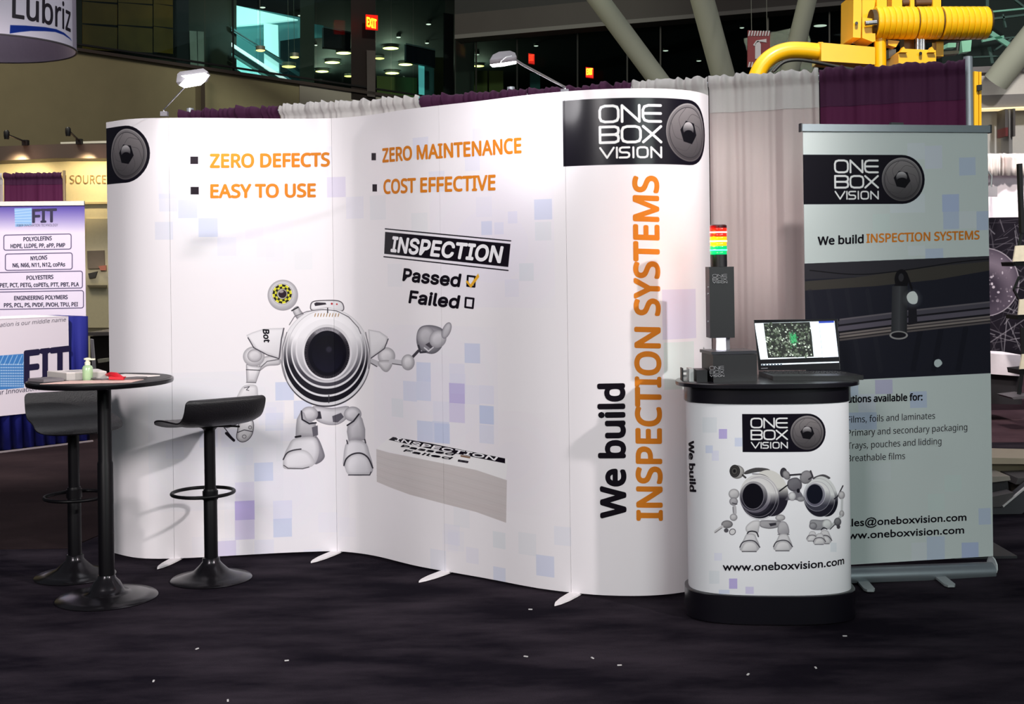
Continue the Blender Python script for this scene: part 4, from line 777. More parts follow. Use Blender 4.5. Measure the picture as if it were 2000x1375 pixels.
# second robot
R.poly([(1300, 330), (1420, 290), (1510, 330), (1480, 350), (1400, 330), (1310, 350)], (74, 72, 76), smooth=True)
R.ell(1430, 560, 168, 250, (22, 22, 32), top=(200, 202, 202), rot=-14, grad=(.36, .64)); R.ell(1375, 575, 190, 235, (30, 29, 40), top=(204, 206, 206), rot=-8, grad=(.42, .7), line=(160, 160, 166), lw=5)
R.ell(1350, 560, 160, 180, (60, 60, 72), top=(208, 208, 208), grad=(.3, .8), line=(150, 150, 160), lw=5); R.ell(1325, 540, 122, 142, (90, 88, 104), top=(150, 150, 156), line=(190, 190, 200), lw=5); R.ell(1320, 532, 98, 120, (18, 20, 32))
R.poly([(1000, 360), (1100, 330), (1160, 390), (1150, 470), (1060, 500), (990, 450)], (110, 108, 114), smooth=True, dark=(36, 34, 42), rim=26); ball(1215, 325, 74, 84, (140, 138, 142), (60, 58, 64), 30); R.stroke([(1270, 250), (1296, 320), (1250, 350)], 20, (56, 54, 60)); R.ell(940, 270, 38, 56, (60, 58, 64), line=(26, 24, 30), lw=8); ball(975, 300, 44, 60, (150, 148, 150), (50, 48, 54), -30)
R.stroke([(890, 495), (985, 425)], 16, (24, 22, 28)); R.stroke([(1020, 300), (1150, 290)], 22, (50, 48, 54)); ball(1045, 560, 52, 54, (200, 200, 202), (110, 108, 114)); R.poly([(960, 600), (1100, 480), (1180, 560), (1150, 610), (1060, 600)], (96, 94, 102), smooth=True, alpha=.9); ball(1045, 556, 44, 50, (206, 206, 208), (120, 118, 124)); R.ell(1120, 490, 20, 26, (24, 22, 30)); ball(1150, 590, 50, 34, (150, 150, 154))
R.stroke([(1665, 430), (1600, 560), (1560, 590)], 14, (36, 34, 42)); ball(1648, 545, 40, 50); R.stroke([(1655, 600), (1650, 740)], 28, (190, 192, 194)); ball(1650, 770, 30, 40); R.stroke([(1640, 800), (1560, 880), (1500, 950)], 30, (176, 178, 180)); R.stroke([(1620, 850), (1510, 960)], 10, (30, 28, 36)); ball(1600, 870, 44, 50, (120, 120, 124), (30, 28, 36)); ball(1610, 930, 22, 26, (60, 58, 64))
R.poly([(1270, 850), (1400, 850), (1480, 840), (1520, 880), (1440, 960), (1280, 960)], (150, 150, 154), smooth=True, dark=(60, 58, 66), rim=20); ball(1300, 920, 48, 44, (150, 150, 154), (50, 48, 56)); ball(1470, 900, 60, 60, (206, 208, 208), (110, 108, 114))
foot(1290, 1060, .55); foot(1440, 1075, .75); foot(1380, 1095, .62); R.stroke(catmull([(1400, 970), (1430, 940), (1470, 960)], 4), 12, (40, 38, 46))
cm = cc_.material('counter_print', .4, .2)
gwr = CW.sheet('graphic_wrap', cm, ct, 0, None, .004, 104)
T = lambda *a_, **k_: lettering(CW, gwr, *a_, **k_)
T('www.oneboxvision.com', (1412, 1114), (1648, 1101), (0, -15), INK, font='geo', bold=.03, step=.012)
T('We build', (1345.5, 862), (1348, 959), (9.5, 0), INK, bold=.07, step=.006)
# ================================================================= inspection tower on the counter
TZ = .968
dt = 5.06
tb_ = P(1422, 740, dt); tw = thing('inspection_tower', 'black camera tower with lit red, amber and green beacon standing on the counter', 'camera tower', (tb_.x, dt, TZ))
blk2 = mat('tower_black', (12, 11, 17), .45); sx = dt/F
def zz(y, x=1410, d=dt): return P(x, y, d).z
rz = math.radians(9)
MB().box((P(1426, 740, dt).x, dt+.02, TZ+.055), (.186, .15, .11), rz).build('base_box', blk2, tw)
MB().box((P(1424, 740, dt).x, dt+.02, TZ+.118), (.192, .156, .012), rz).build('stage_plate', mat('plate_dark', (60, 60, 66), .35, .5), tw)
s0 = P(1418, 690, dt)
MB().prism([P(x, y, dt+.0) for x, y in ((1390, 689), (1404, 692), (1446, 686), (1449, 695), (1390, 697))], (0, .05, 0)).build('lit_sample', mat('lit_violet', (232, 214, 255), .4, emit=3.2, var=.02), tw)
MB().lathe([(.021, 0), (.019, .05), (.021, zz(658)-zz(689))], (P(1411, 688, dt).x, dt+.03, zz(689)), 20).build('light_tube', mat('lit_tube', (240, 238, 255), .3, emit=1.3, var=.02), tw, 40)
MB().box((P(1425, 675, dt).x, dt+.045, (zz(689)+zz(658))/2), (.016, .016, zz(658)-zz(689))).build('support_post', mat('steel_gray', (120, 118, 122), .35, .6), tw)
MB().box(((P(1384, 590, dt).x+P(1434, 590, dt).x)/2, dt+.035, (zz(521)+zz(660))/2), (49*sx, .07, zz(521)-zz(660)), math.radians(4)).build('housing', blk2, tw)
for y in (561, 574, 628): MB().tube([P(1384, y, dt), P(1382, y, dt)], .004, 8).build('screw', silver, tw)
MB().lathe([(15.5*sx, 0), (15.5*sx, zz(497)-zz(521))], (P(1407, 520, dt).x, dt+.03, zz(521)), 24).build('beacon_neck', blk2, tw, 40)
bx_ = P(1405.5, 470, dt).x
for (y0, y1, c, ec, e, nm) in ((497, 480, (10, 120, 70), (0, 205, 110), 1.1, 'green'), (480, 462, (210, 140, 10), (255, 160, 10), 1.6, 'amber'), (462, 445, (150, 10, 14), (255, 36, 18), 1.8, 'red')):
    za, zb_ = zz(y0), zz(y1); hh = zb_-za; r0 = 16.5*sx
    pr = [(r0*.96, 0), (r0, .1*hh), (r0*.95, .3*hh), (r0*1.0, .35*hh), (r0, .6*hh), (r0*.95, .65*hh), (r0, .7*hh), (r0, .95*hh), (r0*.96, hh)]
    o = MB().lathe(pr, (bx_, dt+.03, za), 28).build('beacon_lens', mat('beacon_'+nm, c, .25, emit=e, ecol=ec, var=.3, scale=25, stretch=(1, 1, 6)), tw, 50); o['label'] = nm+' lit beacon lens'
    MB().lathe([(r0*1.015, .42*hh), (r0*1.02, .5*hh), (r0*1.015, .6*hh)], (bx_, dt+.03, za), 28).build('glow_band', mat('band_'+nm, ec, .3, emit=e*2.4, ecol=tuple(min(255, v*.5+128) for v in ec) if nm != 'green' else (90, 255, 180)), o, 50)
    l = light('beacon_glow_'+nm, 'POINT', (bx_, dt-.02, (za+zb_)/2), (bx_, 0, 1), {'green': .3, 'amber': .6, 'red': 1.0}[nm], .02, lin(ec)); l.location = (bx_-.055, dt-.0, (za+zb_)/2)
MB().lathe([(16.5*sx, 0), (16.5*sx, .010), (14*sx, .014)], (bx_, dt+.03, zz(445)), 28).build('beacon_cap', mat('cap_darkred', (70, 10, 14), .3), tw, 40)
# small white prints of the maker's mark on the housing and base
def markwall(x0, x1, ytop, ybot, d, parent, off=.0015):
    a_ = P(x0, ybot, d); b_ = P(x1, ybot, d); W_ = Wall([(a_.x, a_.y), (b_.x, b_.y)], 0, 3); zt_ = P(x0, ytop, d).z; zb__ = a_.z; hh = (zt_-zb__); mb = MB()
    for word, bxs, a1, b1, wd in ROWS:
        for ch, (l_, r_) in zip(word, bxs):
            for st in GL[ch]:
                for (u0, v0), (u1, v1) in zip(st, st[1:]):
                    p = [W_.at((l_+(r_-l_)*u)*W_.L, zt_-(a1+(b1-a1)*v-.115)/.78*hh, off) for u, v in ((u0, v0), (u1, v1))]; mb.bar(p[0], p[1], .0005, .0008, (0, 1, 0))
    return mb.build('maker_mark', mat('mark_white', (220, 220, 226), .4, emit=.15), parent)
markwall(1392, 1420, 536, 553, dt-.009, tw); markwall(1386.5, 1414, 715.5, 736, dt-.068, tw)
t = thing('sample_clamp', 'small silver and black slotted clamp block lying left of the tower on the counter', 'clamp', (P(1355, 745, dt).x, dt, TZ))
dc = dt-.02
MB().box((P(1369, 745, dc).x, dc+.02, TZ+.024), (.044, .10, .048)).build('block', blk2, t)
MB().box((P(1350, 745, dc).x, dc+.03, TZ+.026), (.018, .08, .052)).build('plate', mat('clamp_silver', (186, 188, 188), .35, .4), t)
MB().box((P(1335, 740, dc).x, dc+.05, TZ+.026), (.006, .05, .052)).build('plate', blk2, t)
MB().box((P(1343, 736, dc).x, dc+.05, TZ+.038), (.03, .012, .010)).build('rail', MATS['clamp_silver'], t); MB().box((P(1343, 743, dc).x, dc+.05, TZ+.018), (.03, .012, .010)).build('rail', MATS['clamp_silver'], t)
# laptop
lp = thing('laptop', 'open black laptop on the counter showing a grainy microscope picture', 'laptop', (P(1560, 740, 5.15).x, 5.15, TZ))
A_ = P(1482, 723, 5.26); B_ = P(1641, 722, 5.24); A_.z = B_.z = TZ+.022
ux = (B_-A_); Wd = ux.length; ux.normalize(); fr = Vector((ux.y, -ux.x, 0)); C1 = A_+fr*.235+ux*.025; 
MB().prism([Vector((v.x, v.y, TZ)) for v in (A_, B_, B_+fr*.235+ux*.045, C1)], (0, 0, .018)).build('base', mat('laptop_black', (20, 19, 22), .4), lp)
kb = mat('key_black', (34, 32, 35), .5); mb = MB()
for r_ in range(5):
    for c_ in range(14):
        o_ = A_+ux*(Wd*(.07+c_*.064)+.006*r_)+fr*(.03+r_*.022); mb.box((o_.x, o_.y, TZ+.0195), (.017, .017, .003), math.atan2(ux.y, ux.x))
mb.build('keyboard', kb, lp.children[0], kind='stuff')
lt = Vector((0, .05, .0))+(-fr)*.045; hL = P(1474, 625, 5.3).z-(TZ+.022)
lid = MB().prism([A_, B_, B_+Vector((0, 0, hL))-fr*.04, A_+Vector((0, 0, hL))-fr*.04-ux*.012], -fr*.008).build('lid', MATS['laptop_black'], lp)
LW = Wall([(A_.x, A_.y), (B_.x, B_.y)], A_.z, A_.z+hL); 
class Tilt(Wall):
    def at(s, q, z, off=0.):
        v = flat_at(s, q, z, off); k_ = (z-s.z0)/(s.z1-s.z0); return v-fr*.04*k_-ux*.012*k_*(1-q/s.L)
LW = Tilt([(A_.x, A_.y), (B_.x, B_.y)], A_.z, A_.z+hL)
cs = Canvas(LW, 1400, (14, 13, 16)); D = cs.px()
D.poly([(1481, 632), (1633, 627.5), (1638.5, 697), (1486.5, 702.5)], (226, 238, 244)); D.poly([(1603, 628.5), (1633, 627.5), (1638.5, 697), (1607.5, 698.5)], (214, 222, 240)); D.poly([(1603, 628.2), (1632, 627.3), (1632.3, 631), (1603.3, 632)], (40, 60, 150))
D.poly([(1498, 632), (1586, 629.5), (1590, 697), (1501, 699.5)], (36, 38, 36))
rr = random.Random(3)
for k_ in range(330):
    x = rr.uniform(1500, 1587); y = rr.uniform(632, 697); g = rr.choice([60, 80, 100, 130, 170, 210]); r_ = rr.uniform(.7, 2.6)*(1.3 if g < 110 else .8); D.ell(x, y, r_, r_*rr.uniform(.6, 1.1), (g-10, g, g-14), .85, rot=rr.uniform(0, 90))
for k_ in range(26): D.stroke([(rr.uniform(1544, 1560), rr.uniform(648, 678)), (rr.uniform(1544, 1562), rr.uniform(650, 680))], 1.2, (50, 150, 90), .6)
D.poly([(1487, 711), (1639, 706), (1639.2, 708.5), (1487.2, 714)], (206, 216, 222)); 
for k_ in range(7): D.rect(1488+k_*6, 711.5-k_*.15, 1491.5+k_*6, 714.5-k_*.15, (60, 70, 80))
D.stroke([(1487, 719.5), (1499, 719)], 1.2, (120, 120, 124))
D.stroke([(1603, 632), (1607, 698)], .8, (150, 160, 170))
LW.sheet('screen', cs.material('laptop_screen', .3, .0, emit=.95), lid, .0, None, .001, 1, gap=.002).location.y -= .002
# ================================================================= pipe and drape
pipe = mat('drape_pole', (200, 204, 212), .45, .3)
a = P(352, 218, 7.65); b = P(1893, 115, 6.08)
def drape(q0p, q1p, colr, label, group, seed, hdr, name='drape', plan=None, ztop=2.44, zbot=.02, hz=.19, rows=26, fold=.035):
    W_ = plan; qa, qb = q0p, q1p; rs = np.random.RandomState(seed); n = int((qb-qa)/.0065)+2; qs = np.linspace(qa, qb, n)
    ph = np.cumsum(.19+.13*rs.rand(n)); sl = np.sin(ph*.9)*.5+np.sin(ph*.43+1)*.5; hf = np.convolve(rs.randn(n), [.3, .7, .8, .5, .2], 'same')*.75
    def mesh(z0, z1, rows_, amp, nm, m_, par, off):
        vs = []; fs = []; zs = np.linspace(z1, z0, rows_+1)
        for side in (0, -.0025):
            for z in zs:
                top = max(0, 1-(ztop-z)/.10); low = min(1, (ztop-z)/.5)
                for i, q in enumerate(qs):
                    o_ = off+side+amp*(low*fold*sl[i]+(1-low)*.006*sl[i]+top*.010*hf[i]+.004*hf[i]); e = min(i, n-1-i); 
                    o_ *= min(1, (e+1)/4); zz_ = z+(.0045*hf[i] if top > .9 else 0)
                    t_ = Vector((W_.p[1][0]-W_.p[0][0], W_.p[1][1]-W_.p[0][1], 0))/W_.L
                    bow = .030*math.sqrt(max(0, 1-((ztop-z-.03)/.035)**2)) if (ztop-z) < .065 else 0
                    v_ = flat_at(W_, q, zz_, o_+bow); vs.append(v_)
        R_ = rows_+1; K = R_*n
        for r_ in range(rows_):
            for i in range(n-1):
                k0 = r_*n+i; fs.append((k0, k0+n, k0+n+1, k0+1)); fs.append((K+k0, K+k0+1, K+k0+n+1, K+k0+n))
        for i in range(n-1): fs.append((i, i+1, K+i+1, K+i)); j = rows_*n+i; fs.append((j+1, j, K+j, K+j+1))
        for r_ in range(rows_):
            j = r_*n; fs.append((j+n, j, K+j, K+j+n)); j += n-1; fs.append((j, j+n, K+j+n, K+j))
        return MB().add(vs, fs).build(nm, m_, par, 80)
    mid = flat_at(W_, (qa+qb)/2, zbot, 0); t_ = thing(name, label, 'drape', mid, group)
    mesh(zbot, ztop-hz, rows, 1., 'cloth', colr, t_, 0); mesh(ztop-hz-.004, ztop, 12, 1., 'header_pocket', hdr, t_, .004)
    return t_
burg = mat('burgundy_cloth', (98, 28, 74), .85, scale=400, var=.12, trans=.15); burg2 = mat('burgundy_pocket_shade', (70, 22, 60), .85, scale=400, var=.12)  # pocket's weaker back light is put into its darker colour
wcl = mat('white_cloth', (232, 218, 216), .85, scale=400, var=.03, trans=.35); wcl2 = mat('white_pocket_shade', (214, 208, 206), .85, scale=400, var=.04, trans=.1)  # white pocket likewise coloured darker for less light coming through
PW = Wall([(a.x, a.y), (b.x, b.y)], 0, 2.44)
def qx(x, y): return PW.hit(x, y)[0]
Q = [qx(352, 220), qx(548, 205), qx(822, 185), qx(1033, 172), qx(1235, 158), qx(1384, 148), qx(1600, 135), qx(1886, 118)]
GD = 'drapes hanging behind the display wall'
for i, (lb, c1, c2) in enumerate([('burgundy drape at the far left end, behind the left arm lamp', burg, burg2), ('white gathered drape above the words about defects, between two burgundy ones', wcl, wcl2), ('burgundy drape top just right of the left white drape', burg, burg2),
   ('burgundy drape top behind the grey arm lamp', burg, burg2), ('white drape top just above the curved wall right end', wcl, wcl2), ('tall white drape between the curved wall and the roll-up banner', wcl, wcl2), ('burgundy drape above the roll-up banner', burg, burg2)]):
    drape(Q[i]+.002, Q[i+1]-.002, c1, lb, GD, 11+i, c2, plan=PW)
tcross = thing('pipe_stand', 'silver upright poles and crossbar carrying the burgundy and white drapes', 'frame', (a.x, a.y, 0))
def up(q, z1, off=-.06): p = flat_at(PW, q, 0, off); return MB().tube([(p.x, p.y, 0), (p.x, p.y, z1)], .022, 14).build('upright_pole', pipe, tcross, 40)
for q in (qx(356, 218)+.0, qx(988, 175), PW.L-.005): up(min(q, PW.L+0), 2.47, -.085)
MB().tube([flat_at(PW, .02, 2.41, -.06), flat_at(PW, PW.L-.02, 2.41, -.06)], .014, 10).build('crossbar', pipe, tcross, 40)
for q in (qx(356, 218), qx(988, 175), PW.L-.005):
    p = flat_at(PW, q, 0, -.03); MB().box((p.x, p.y, .006), (.3, .3, .012)).build('base_plate', mat('base_steel', (60, 60, 64), .5, .5), tcross)
# ================================================================= bar table, stools
gb = mat('gloss_black', (8, 7, 10), .3, coat=.2, spec=.3); mb_ = mat('satin_black_metal', (7, 6, 9), .42, spec=.18); lth = mat('black_leather', (16, 14, 18), .45, scale=180, bump=.25); basem = mat('base_black_metal', (34, 32, 36), .22, .6)
tp = PZ(209, 1168, 0)
bt = thing('bar_table', 'round black bistro table with a domed disc base, left of the display wall', 'table', (tp.x, tp.y, 0))
MB().lathe([(.216, 0), (.220, .004), (.216, .008), (.17, .016), (.11, .024), (.078, .030), (.070, .050), (.056, .074), (.040, .090), (.036, .104)], (tp.x, tp.y, 0), 56).build('base', basem, bt, 60)
MB().lathe([(.034, .10), (.034, .60), (.030, .61), (.030, .955)], (tp.x, tp.y, 0), 28).build('pole', mb_, bt, 40)
tpc = (tp.x+.0, tp.y, 0)
MB().lathe([(.10, .945), (.10, .951)], tpc, 32).build('mounting_plate', mb_, bt, 40)
MB().lathe([(.300, .951), (.311, .954), (.3135, .962), (.3125, .972), (.308, .9745), (.305, .9738)], (tp.x-.015, tp.y, 0), 72).build('edge_band', gb, bt, 40)
MB().lathe([(.304, .955), (.3045, .9752), (.001, .9752)], (tp.x-.015, tp.y, 0), 72).build('tabletop', mat('table_laminate', (30, 28, 30), .5, spec=.3), bt, 40)
def make_stool(label):
    t_ = thing('bar_stool', label, 'stool', (0, 0, 0), 'bar stools beside the bistro table')
    MB().lathe([(.184, 0), (.188, .004), (.184, .008), (.14, .017), (.085, .038), (.052, .070), (.040, .085), (.040, .100), (.034, .104)], (0, 0, 0), 48).build('base', basem, t_, 60)
    MB().lathe([(.0315, .10), (.0315, .42), (.030, .425)], (0, 0, 0), 24).build('lower_pole', mb_, t_, 40)
    MB().lathe([(.026, .42), (.026, .70), (.040, .715), (.060, .735)], (0, 0, 0), 24).build('upper_pole', mb_, t_, 40)
    pr = [(.0+.145*math.cos(a_), .085+.145*math.sin(a_)*.98, .395) for a_ in np.linspace(0, 2*math.pi, 41)]
    MB().tube(pr, .0085, 10).build('footring', mb_, t_, 60); MB().lathe([(.036, .375), (.036, .415)], (0, 0, 0), 20).build('footring_collar', mb_, t_, 40)
    # seat: pan that curls up at the back (+y is the front)
    prof = [(.222, -.040), (.205, -.022), (.16, -.004), (.08, .004), (-.03, .006), (-.10, .010), (-.145, .028), (-.175, .062), (-.192, .105), (-.198, .122)]
    prof = catmull(prof, 3); vs = []; fs = []; nu = 17; nv = len(prof)
    for side, th in ((0, 0), (1, -.026)):
        for j, (y, z) in enumerate(prof):
            f_ = j/(nv-1); wd = .195*(1-.20*max(0, (.18-f_)/.18)**2-.10*max(0, (f_-.86)/.14)**2)
            j0, j1 = max(0, j-1), min(nv-1, j+1); tg = Vector((0, prof[j1][0]-prof[j0][0], prof[j1][1]-prof[j0][1])).normalized(); nrm = Vector((0, tg.z, -tg.y)); 
            for i in range(nu):
                u = (i/(nu-1)*2-1); ed = abs(u)**6; zc = .008*abs(u)**3*(1-f_); thk = th*(1-.7*ed)*(1-.5*(abs(f_-.5)*2)**8)
                vs.append(Vector((u*wd, y, .745+z+zc))+nrm*thk)
    K = nu*nv
    for j in range(nv-1):
        for i in range(nu-1): k0 = j*nu+i; fs.append((k0, k0+1, k0+nu+1, k0+nu)); fs.append((K+k0, K+k0+nu, K+k0+nu+1, K+k0+1))
    for i in range(nu-1): fs.append((i, K+i, K+i+1, i+1)); j = (nv-1)*nu+i; fs.append((j, j+1, K+j+1, K+j))
    for j in range(nv-1): k0 = j*nu; fs.append((k0, k0+nu, K+k0+nu, K+k0)); k0 += nu-1; fs.append((k0+nu, k0, K+k0, K+k0+nu))
    MB().add(vs, fs).build('seat', lth, t_, 60)
    pts_ = [(-.012, -.10), (.012, -.10), (.012, .06), (-.012, .06)]
    MB().prism([(-.07, -.09, .722), (.07, -.09, .722), (.07, .09, .722), (-.07, .09, .722)], (0, 0, .006)).build('seat_plate', mb_, t_)
    MB().tube([(.03, .0, .715), (.13, .02, .705), (.16, .02, .70)], .005, 8).build('height_lever', mb_, t_, 40)
    return t_
def copy_tree(o, parent=None):
    c_ = o.copy(); C.objects.link(c_); c_.parent = parent
    for ch in list(o.children): copy_tree(ch, c_)
    return c_
s1 = make_stool('black leather bar stool standing in front of the display wall, right of the bistro table')
s2 = copy_tree(s1); s2['label'] = 'black leather bar stool standing behind and left of the bistro table'
p = PZ(413, 1131, 0); s1.location = (p.x, p.y, 0); s1.rotation_euler.z = math.radians(37)
p = PZ(147, 1125, 0); s2.location = (p.x, p.y, 0); s2.rotation_euler.z = math.radians(-152)
# things on the bistro table
TT = .975
def onT(x, y, z=TT): return PZ(x, y, z)
def sheet(pts, name, m_, label, cat, z=TT, th=.002, group=None):
    o_ = MB().prism([onT(x, y, z) for x, y in pts], (0, 0, th)).build(name, m_); return prop(o_, label, cat, group)
papw = mat('paper_white', (238, 226, 222), .7, scale=60, var=.03); papr = mat('paper_pink', (236, 196, 186), .7, scale=40, var=.12)
c_ = (tp.x-.015, tp.y)
def tt(u, v, z=TT): return Vector((c_[0]+u, c_[1]+v, z))
def sheet2(pts, name, m_, label, cat, z=TT, th=.002, group=None):
    return prop(MB().prism([tt(u, v, z) for u, v in pts], (0, 0, th)).build(name, m_), label, cat, group)
sheet2([(-.18, -.235), (.20, -.205), (.215, -.08), (-.10, -.10)], 'paper_sheet', papr, 'pinkish paper sheet lying at the front edge of the bistro table', 'paper', th=.002)
sheet2([(-.06, .02), (.13, .0), (.235, .10), (.05, .19)], 'paper_sheet', papw, 'white paper sheets lying at the back of the bistro table', 'paper', th=.004)
sheet2([(-.295, -.07), (-.20, -.14), (-.13, -.09), (-.23, .0)], 'notepad', mat('notepad_dark', (120, 112, 116), .5), 'thin grey notepad at the left edge of the bistro table', 'notepad', th=.012)
bk = thing('paper_stack', 'thick stack of white brochures behind the hand gel bottle on the bistro table', 'brochures', tt(-.13, .03))
MB().prism([tt(-.26, .06), tt(-.13, -.06), tt(.03, -.01), tt(-.06, .14)], (0, 0, .030)).build('pages', mat('page_edges', (190, 182, 178), .7, scale=300, var=.15, stretch=(1, 1, 20)), bk)
MB().prism([tt(-.26, .06, TT+.030), tt(-.13, -.06, TT+.030), tt(.03, -.01, TT+.030), tt(-.06, .14, TT+.030)], (0, 0, .003)).build('cover', papw, bk)
MB().prism([tt(-.17, .03, TT+.033), tt(-.14, .0, TT+.033), tt(-.09, .03, TT+.033), tt(-.12, .06, TT+.033)], (0, 0, .0006)).build('cover_print', mat('print_gray', (160, 156, 160), .6), bk)
gx_ = tt(-.035, -.065); bo = thing('gel_bottle', 'small pale green hand gel bottle with a white pump cap on the bistro table', 'bottle', gx_)
MB().lathe([(.020, 0), (.0225, .003), (.0225, .055), (.018, .063), (.011, .066)], gx_, 24).build('bottle_body', mat('gel_green', (176, 206, 160), .25, coat=.5), bo, 50)
MB().lathe([(.012, .066), (.012, .080), (.008, .082), (.008, .088), (.015, .090), (.015, .097), (.004, .099)], gx_, 20).build('pump_cap', mat('cap_cream', (236, 236, 214), .4), bo, 50)
MB().bar(gx_+Vector((0, 0, .0905)), gx_+Vector((.034, -.004, .092)), .009, .007).build('nozzle', MATS['cap_cream'], bo)
ly = thing('lanyard', 'red badge lanyard lying on the papers of the bistro table', 'lanyard', tt(.07, -.08))
MB().tube([tt(*q_, TT+z_) for q_, z_ in (((.03, -.01), .018), ((.06, -.05), .022), ((.10, -.09), .020), ((.13, -.10), .012))], [.006, .012, .014, .006], 8).build('strap', mat('lanyard_red', (206, 22, 40), .5), ly, 50)
MB().bar(tt(.075, -.10, TT+.012), tt(.14, -.105, TT+.010), .03, .012).build('badge_clip', mat('lanyard_red', (206, 22, 40), .5), ly)
MB().tube([tt(*q_, TT+.008) for q_ in ((.12, -.09), (.17, -.04), (.22, -.05), (.20, -.09), (.14, -.105))], .0035, 8).build('cord', mat('cord_gray', (96, 90, 92), .6), ly, 50)
MB().tube([tt(*q_, TT+.008) for q_ in ((.08, -.10), (.05, -.13), (.02, -.11), (-.02, -.07), (.0, -.06))], .0035, 8).build('cord', MATS['cord_gray'], ly, 50)
# ================================================================= yellow machine behind the drapes
yl = mat('machine_yellow', (246, 184, 8), .4, scale=8, var=.06, coat=.2); ch_ = mat('machine_chrome', (200, 200, 204), .2, .9); hose = mat('hose_black', (18, 18, 20), .5); rope = mat('hose_brown', (84, 54, 30), .6)
d_ = 9.4; ym = thing('yellow_drilling_machine', 'yellow hydraulic machine with a ribbed roller drum rising behind the drapes', 'machine', P(1750, 120, d_)*1 - Vector((0, 0, P(1750, 120, d_).z)))
k_ = d_/F; xr = 1708.5
for i in range(19):
    gap = 0 if i < 7 else (3 if i < 11 else 7); x0 = 1708.5+i*11.2+gap*.9
    a1 = P(x0, 45, d_); b1 = P(x0+10.9, 44.9, d_); r1 = 32*k_; mid = (a1+b1)/2
    MB().tube([a1, a1+(b1-a1)*.12, mid, a1+(b1-a1)*.88, b1], [r1*.95, r1*.99, r1, r1*.99, r1*.95], 28).build('drum_ring', yl, ym, 35)
MB().tube([P(1700, 45, d_), P(1932, 43, d_)], 26*k_, 20).build('drum_core', mat('core_dark', (60, 42, 10), .6), ym, 40)
def ys(pts, dd, th, nm='plate', m_=yl): return slab(pts, dd, th, nm, m_, ym)
ys([(1667, -12), (1682, -12), (1683, 10), (1681, 74), (1666, 73)], d_-.1, .35); ys([(1684, 0), (1710, 0), (1708, 14), (1690, 40), (1684, 40)], d_+.1, .3)
ys([(1684, 34), (1709, 37), (1710, 80), (1705, 82), (1684, 74)], d_-.05, .25, 'bracket'); MB().tube([P(1690, 46, d_-.1), P(1712, 44, d_-.1)], 5*k_, 12).build('shaft', ch_, ym, 40); MB().tube([P(1673, 45, d_-.14), P(1673, 45, d_-.08)], 3*k_, 10).build('bolt', ch_, ym)
MB().tube([P(1718.5, 68, d_+.02), P(1719.5, 150, d_+.02)], 11.5*k_, 20).build('post', yl, ym, 40)
for x0, x1 in ((1713, 1732), (1742, 1762), (1778, 1786), (1822, 1838)): ys([(x0, -14), (x1, -14), (x1, 18), (x0, 18)], d_+.06, .12, 'arm')
for x0, x1 in ((1762, 1777), (1788, 1821)): MB().tube([P(x0, 6, d_+.1), P(x1, 5, d_+.1)], 6*k_, 12).build('hose_roll', rope, ym, 40)
pth = catmull([(1470, 170), (1486, 132), (1508, 110), (1536, 99), (1566, 98), (1600, 101), (1614, 101)], 6)
MB().tube([P(x, y, d_-.05) for x, y in pth], 16*k_, 20).build('boom_pipe', yl, ym, 40)
MB().prism([P(x, y, d_-.15) for x, y in ((1604, 83), (1709, 92), (1709, 126), (1604, 119))], (0, .28, 0)).build('boom_box', yl, ym); MB().tube([P(1598, 101, d_-.05), P(1606, 101, d_-.05)], 18.5*k_, 20).build('collar', yl, ym, 40)
MB().tube([P(x, y, d_-.25) for x, y in catmull([(1510, 140), (1530, 122), (1556, 117), (1590, 121), (1640, 131), (1680, 138)], 5)], 3.2*k_, 10).build('hydraulic_hose', hose, ym, 40)
ys([(1755, 103), (1765, 95), (1828, 98), (1829, 150), (1755, 150)], d_-.1, .3, 'valve_block'); 
for x in (1765, 1820): ys([(x-7, 102), (x, 91), (x+8, 102)], d_-.14, .06, 'lug')
MB().tube([P(1798, 104, d_-.14), P(1798, 104, d_-.08)], 3*k_, 12).build('port', hose, ym)
for x, r_ in ((1792, 4), (1799, 3), (1804, 3)): MB().tube([P(x, 70, d_), P(x, 100, d_)], r_*k_, 12).build('piston_rod', ch_, ym, 40)
ys([(1766, 74), (1786, 74), (1786, 100), (1766, 98)], d_+.1, .1, 'guard', mat('machine_brown', (110, 84, 50), .5)); ys([(1829, 79), (1843, 79), (1843, 110), (1829, 110)], d_+.1, .1, 'post'); ys([(1806, 74), (1880, 74), (1880, 79), (1806, 79)], d_+.05, .1, 'crossbar', hose)
ys([(1735, 78), (1757, 80), (1750, 92), (1735, 88)], d_, .1, 'bracket'); ys([(1736, 96), (1750, 96), (1750, 112), (1736, 114)], d_+.1, .1, 'fitting', mat('fitting_gray', (130, 122, 116), .4, .5))
gbx = mat('pale_green_box', (120, 176, 150), .5, emit=.06)
ys([(1852, 84), (1870, 82), (1868, 92), (1850, 93)], d_+.6, .1, 'green_fitting', gbx); ys([(1878, 80), (1898, 78), (1896, 100), (1880, 102)], d_+.6, .1, 'green_fitting', gbx); ys([(1838, 101), (1872, 98), (1874, 104), (1838, 107)], d_+.3, .1, 'hose_bundle', mat('bundle', (150, 150, 130), .6)); MB().tube([P(1872, 78, d_+.5), P(1870, 100, d_+.5)], 4*k_, 8).build('hydraulic_hose', hose, ym)
ys([(1903, 139), (1911, 140), (1911, 520), (1903, 520)], d_, .12, 'mast'); ys([(1912.5, 140), (1917, 140), (1917, 520), (1912.5, 520)], d_, .12, 'mast'); ys([(1909, 166), (1918, 165), (1918, 176), (1909, 177)], d_-.03, .02, 'strap', hose)
